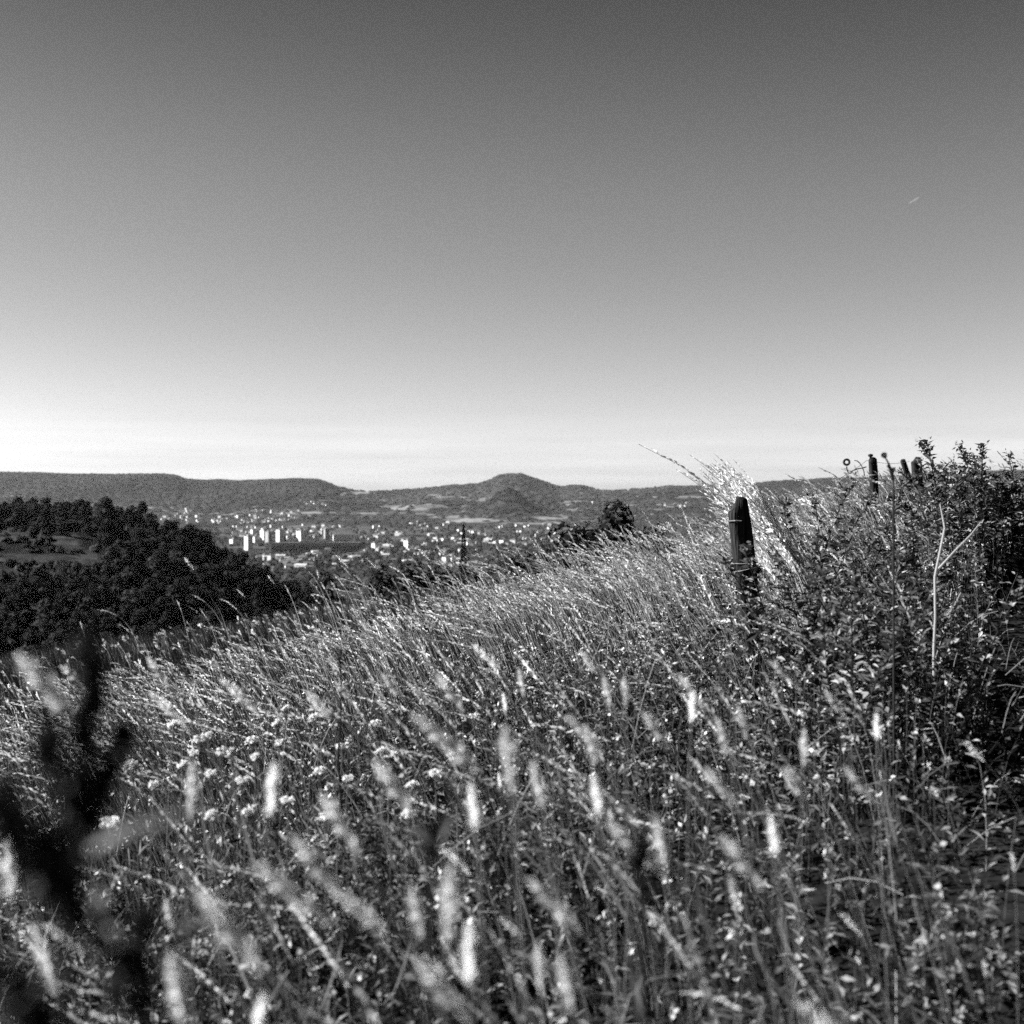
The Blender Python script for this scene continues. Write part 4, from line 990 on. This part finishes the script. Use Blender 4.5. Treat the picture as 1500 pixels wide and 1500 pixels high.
# faint high streaks of cirrus low over the horizon
tc = n_.new('ShaderNodeTexCoord'); mp = n_.new('ShaderNodeMapping'); mp.inputs['Scale'].default_value = (3, 3, 60); mp.inputs['Rotation'].default_value = (0, .02, 0)
nz = n_.new('ShaderNodeTexNoise'); nz.inputs['Scale'].default_value = 1.6; nz.inputs['Detail'].default_value = 5
l_.new(tc.outputs['Generated'], mp.inputs[0]); l_.new(mp.outputs[0], nz.inputs['Vector'])
mr = n_.new('ShaderNodeMapRange'); mr.inputs[1].default_value = .3; mr.inputs[2].default_value = .75; mr.inputs[3].default_value = .94; mr.inputs[4].default_value = 1.20; l_.new(nz.outputs['Fac'], mr.inputs[0])
m2 = n_.new('ShaderNodeMath'); m2.operation = 'MULTIPLY'; l_.new(ml.outputs[0], m2.inputs[0]); sz = n_.new('ShaderNodeSeparateXYZ'); l_.new(tc.outputs['Generated'], sz.inputs[0])
mk = n_.new('ShaderNodeMapRange'); mk.interpolation_type = 'SMOOTHSTEP'; mk.inputs[1].default_value = .075; mk.inputs[2].default_value = .008; mk.inputs[3].default_value = 0; mk.inputs[4].default_value = 1; l_.new(sz.outputs[2], mk.inputs[0])
mm = n_.new('ShaderNodeMix'); mm.data_type = 'FLOAT'; mm.inputs[2].default_value = 1.0; l_.new(mk.outputs[0], mm.inputs[0]); l_.new(mr.outputs[0], mm.inputs[3])
l_.new(mm.outputs[0], m2.inputs[1])
# hand-set gradient in the sky colour: well above the horizon it darkens further
pz = n_.new('ShaderNodeMapRange'); pz.interpolation_type = 'SMOOTHSTEP'; pz.inputs[1].default_value = .19; pz.inputs[2].default_value = .40; pz.inputs[3].default_value = 1.0; pz.inputs[4].default_value = .48; l_.new(sz.outputs[2], pz.inputs[0])
m3 = n_.new('ShaderNodeMath'); m3.operation = 'MULTIPLY'; l_.new(m2.outputs[0], m3.inputs[0]); l_.new(pz.outputs[0], m3.inputs[1])
l_.new(m3.outputs[0], bg.inputs['Color']); l_.new(bg.outputs[0], out.inputs['Surface'])

sl_ = bpy.data.lights.new('sun', 'SUN'); sl_.energy = 5.0; sl_.angle = math.radians(.53); sl_.color = (1, 1, 1)
so = bpy.data.objects.new('sun', sl_); COL.objects.link(so)
from mathutils import Vector
sd_ = Vector((math.sin(SUN_AZ) * math.cos(SUN_EL), math.cos(SUN_AZ) * math.cos(SUN_EL), math.sin(SUN_EL)))
so.rotation_euler = (-sd_).to_track_quat('-Z', 'Y').to_euler(); so.location = (-20, 10, 40)

cd = bpy.data.cameras.new('camera'); co = bpy.data.objects.new('camera', cd); COL.objects.link(co)
cd.sensor_width = 36; cd.lens = 18 / (750 / F); cd.clip_start = .05; cd.clip_end = 60000
co.location = (0, 0, 0); co.rotation_euler = (math.radians(90) - math.atan((750 - HZ) / F), 0, 0)
cd.dof.use_dof = True; cd.dof.focus_distance = 9.0; cd.dof.aperture_fstop = 4.0; cd.dof.aperture_blades = 7
SC.camera = co

SC.render.engine = 'CYCLES'
SC.cycles.max_bounces = 6; SC.cycles.diffuse_bounces = 1; SC.cycles.glossy_bounces = 2; SC.cycles.transmission_bounces = 2; SC.cycles.transparent_max_bounces = 8; SC.cycles.volume_bounces = 0
SC.cycles.use_denoising = False
SC.view_settings.view_transform = 'Standard'; SC.view_settings.look = 'None'; SC.view_settings.gamma = 1; SC.view_settings.exposure = 2.3
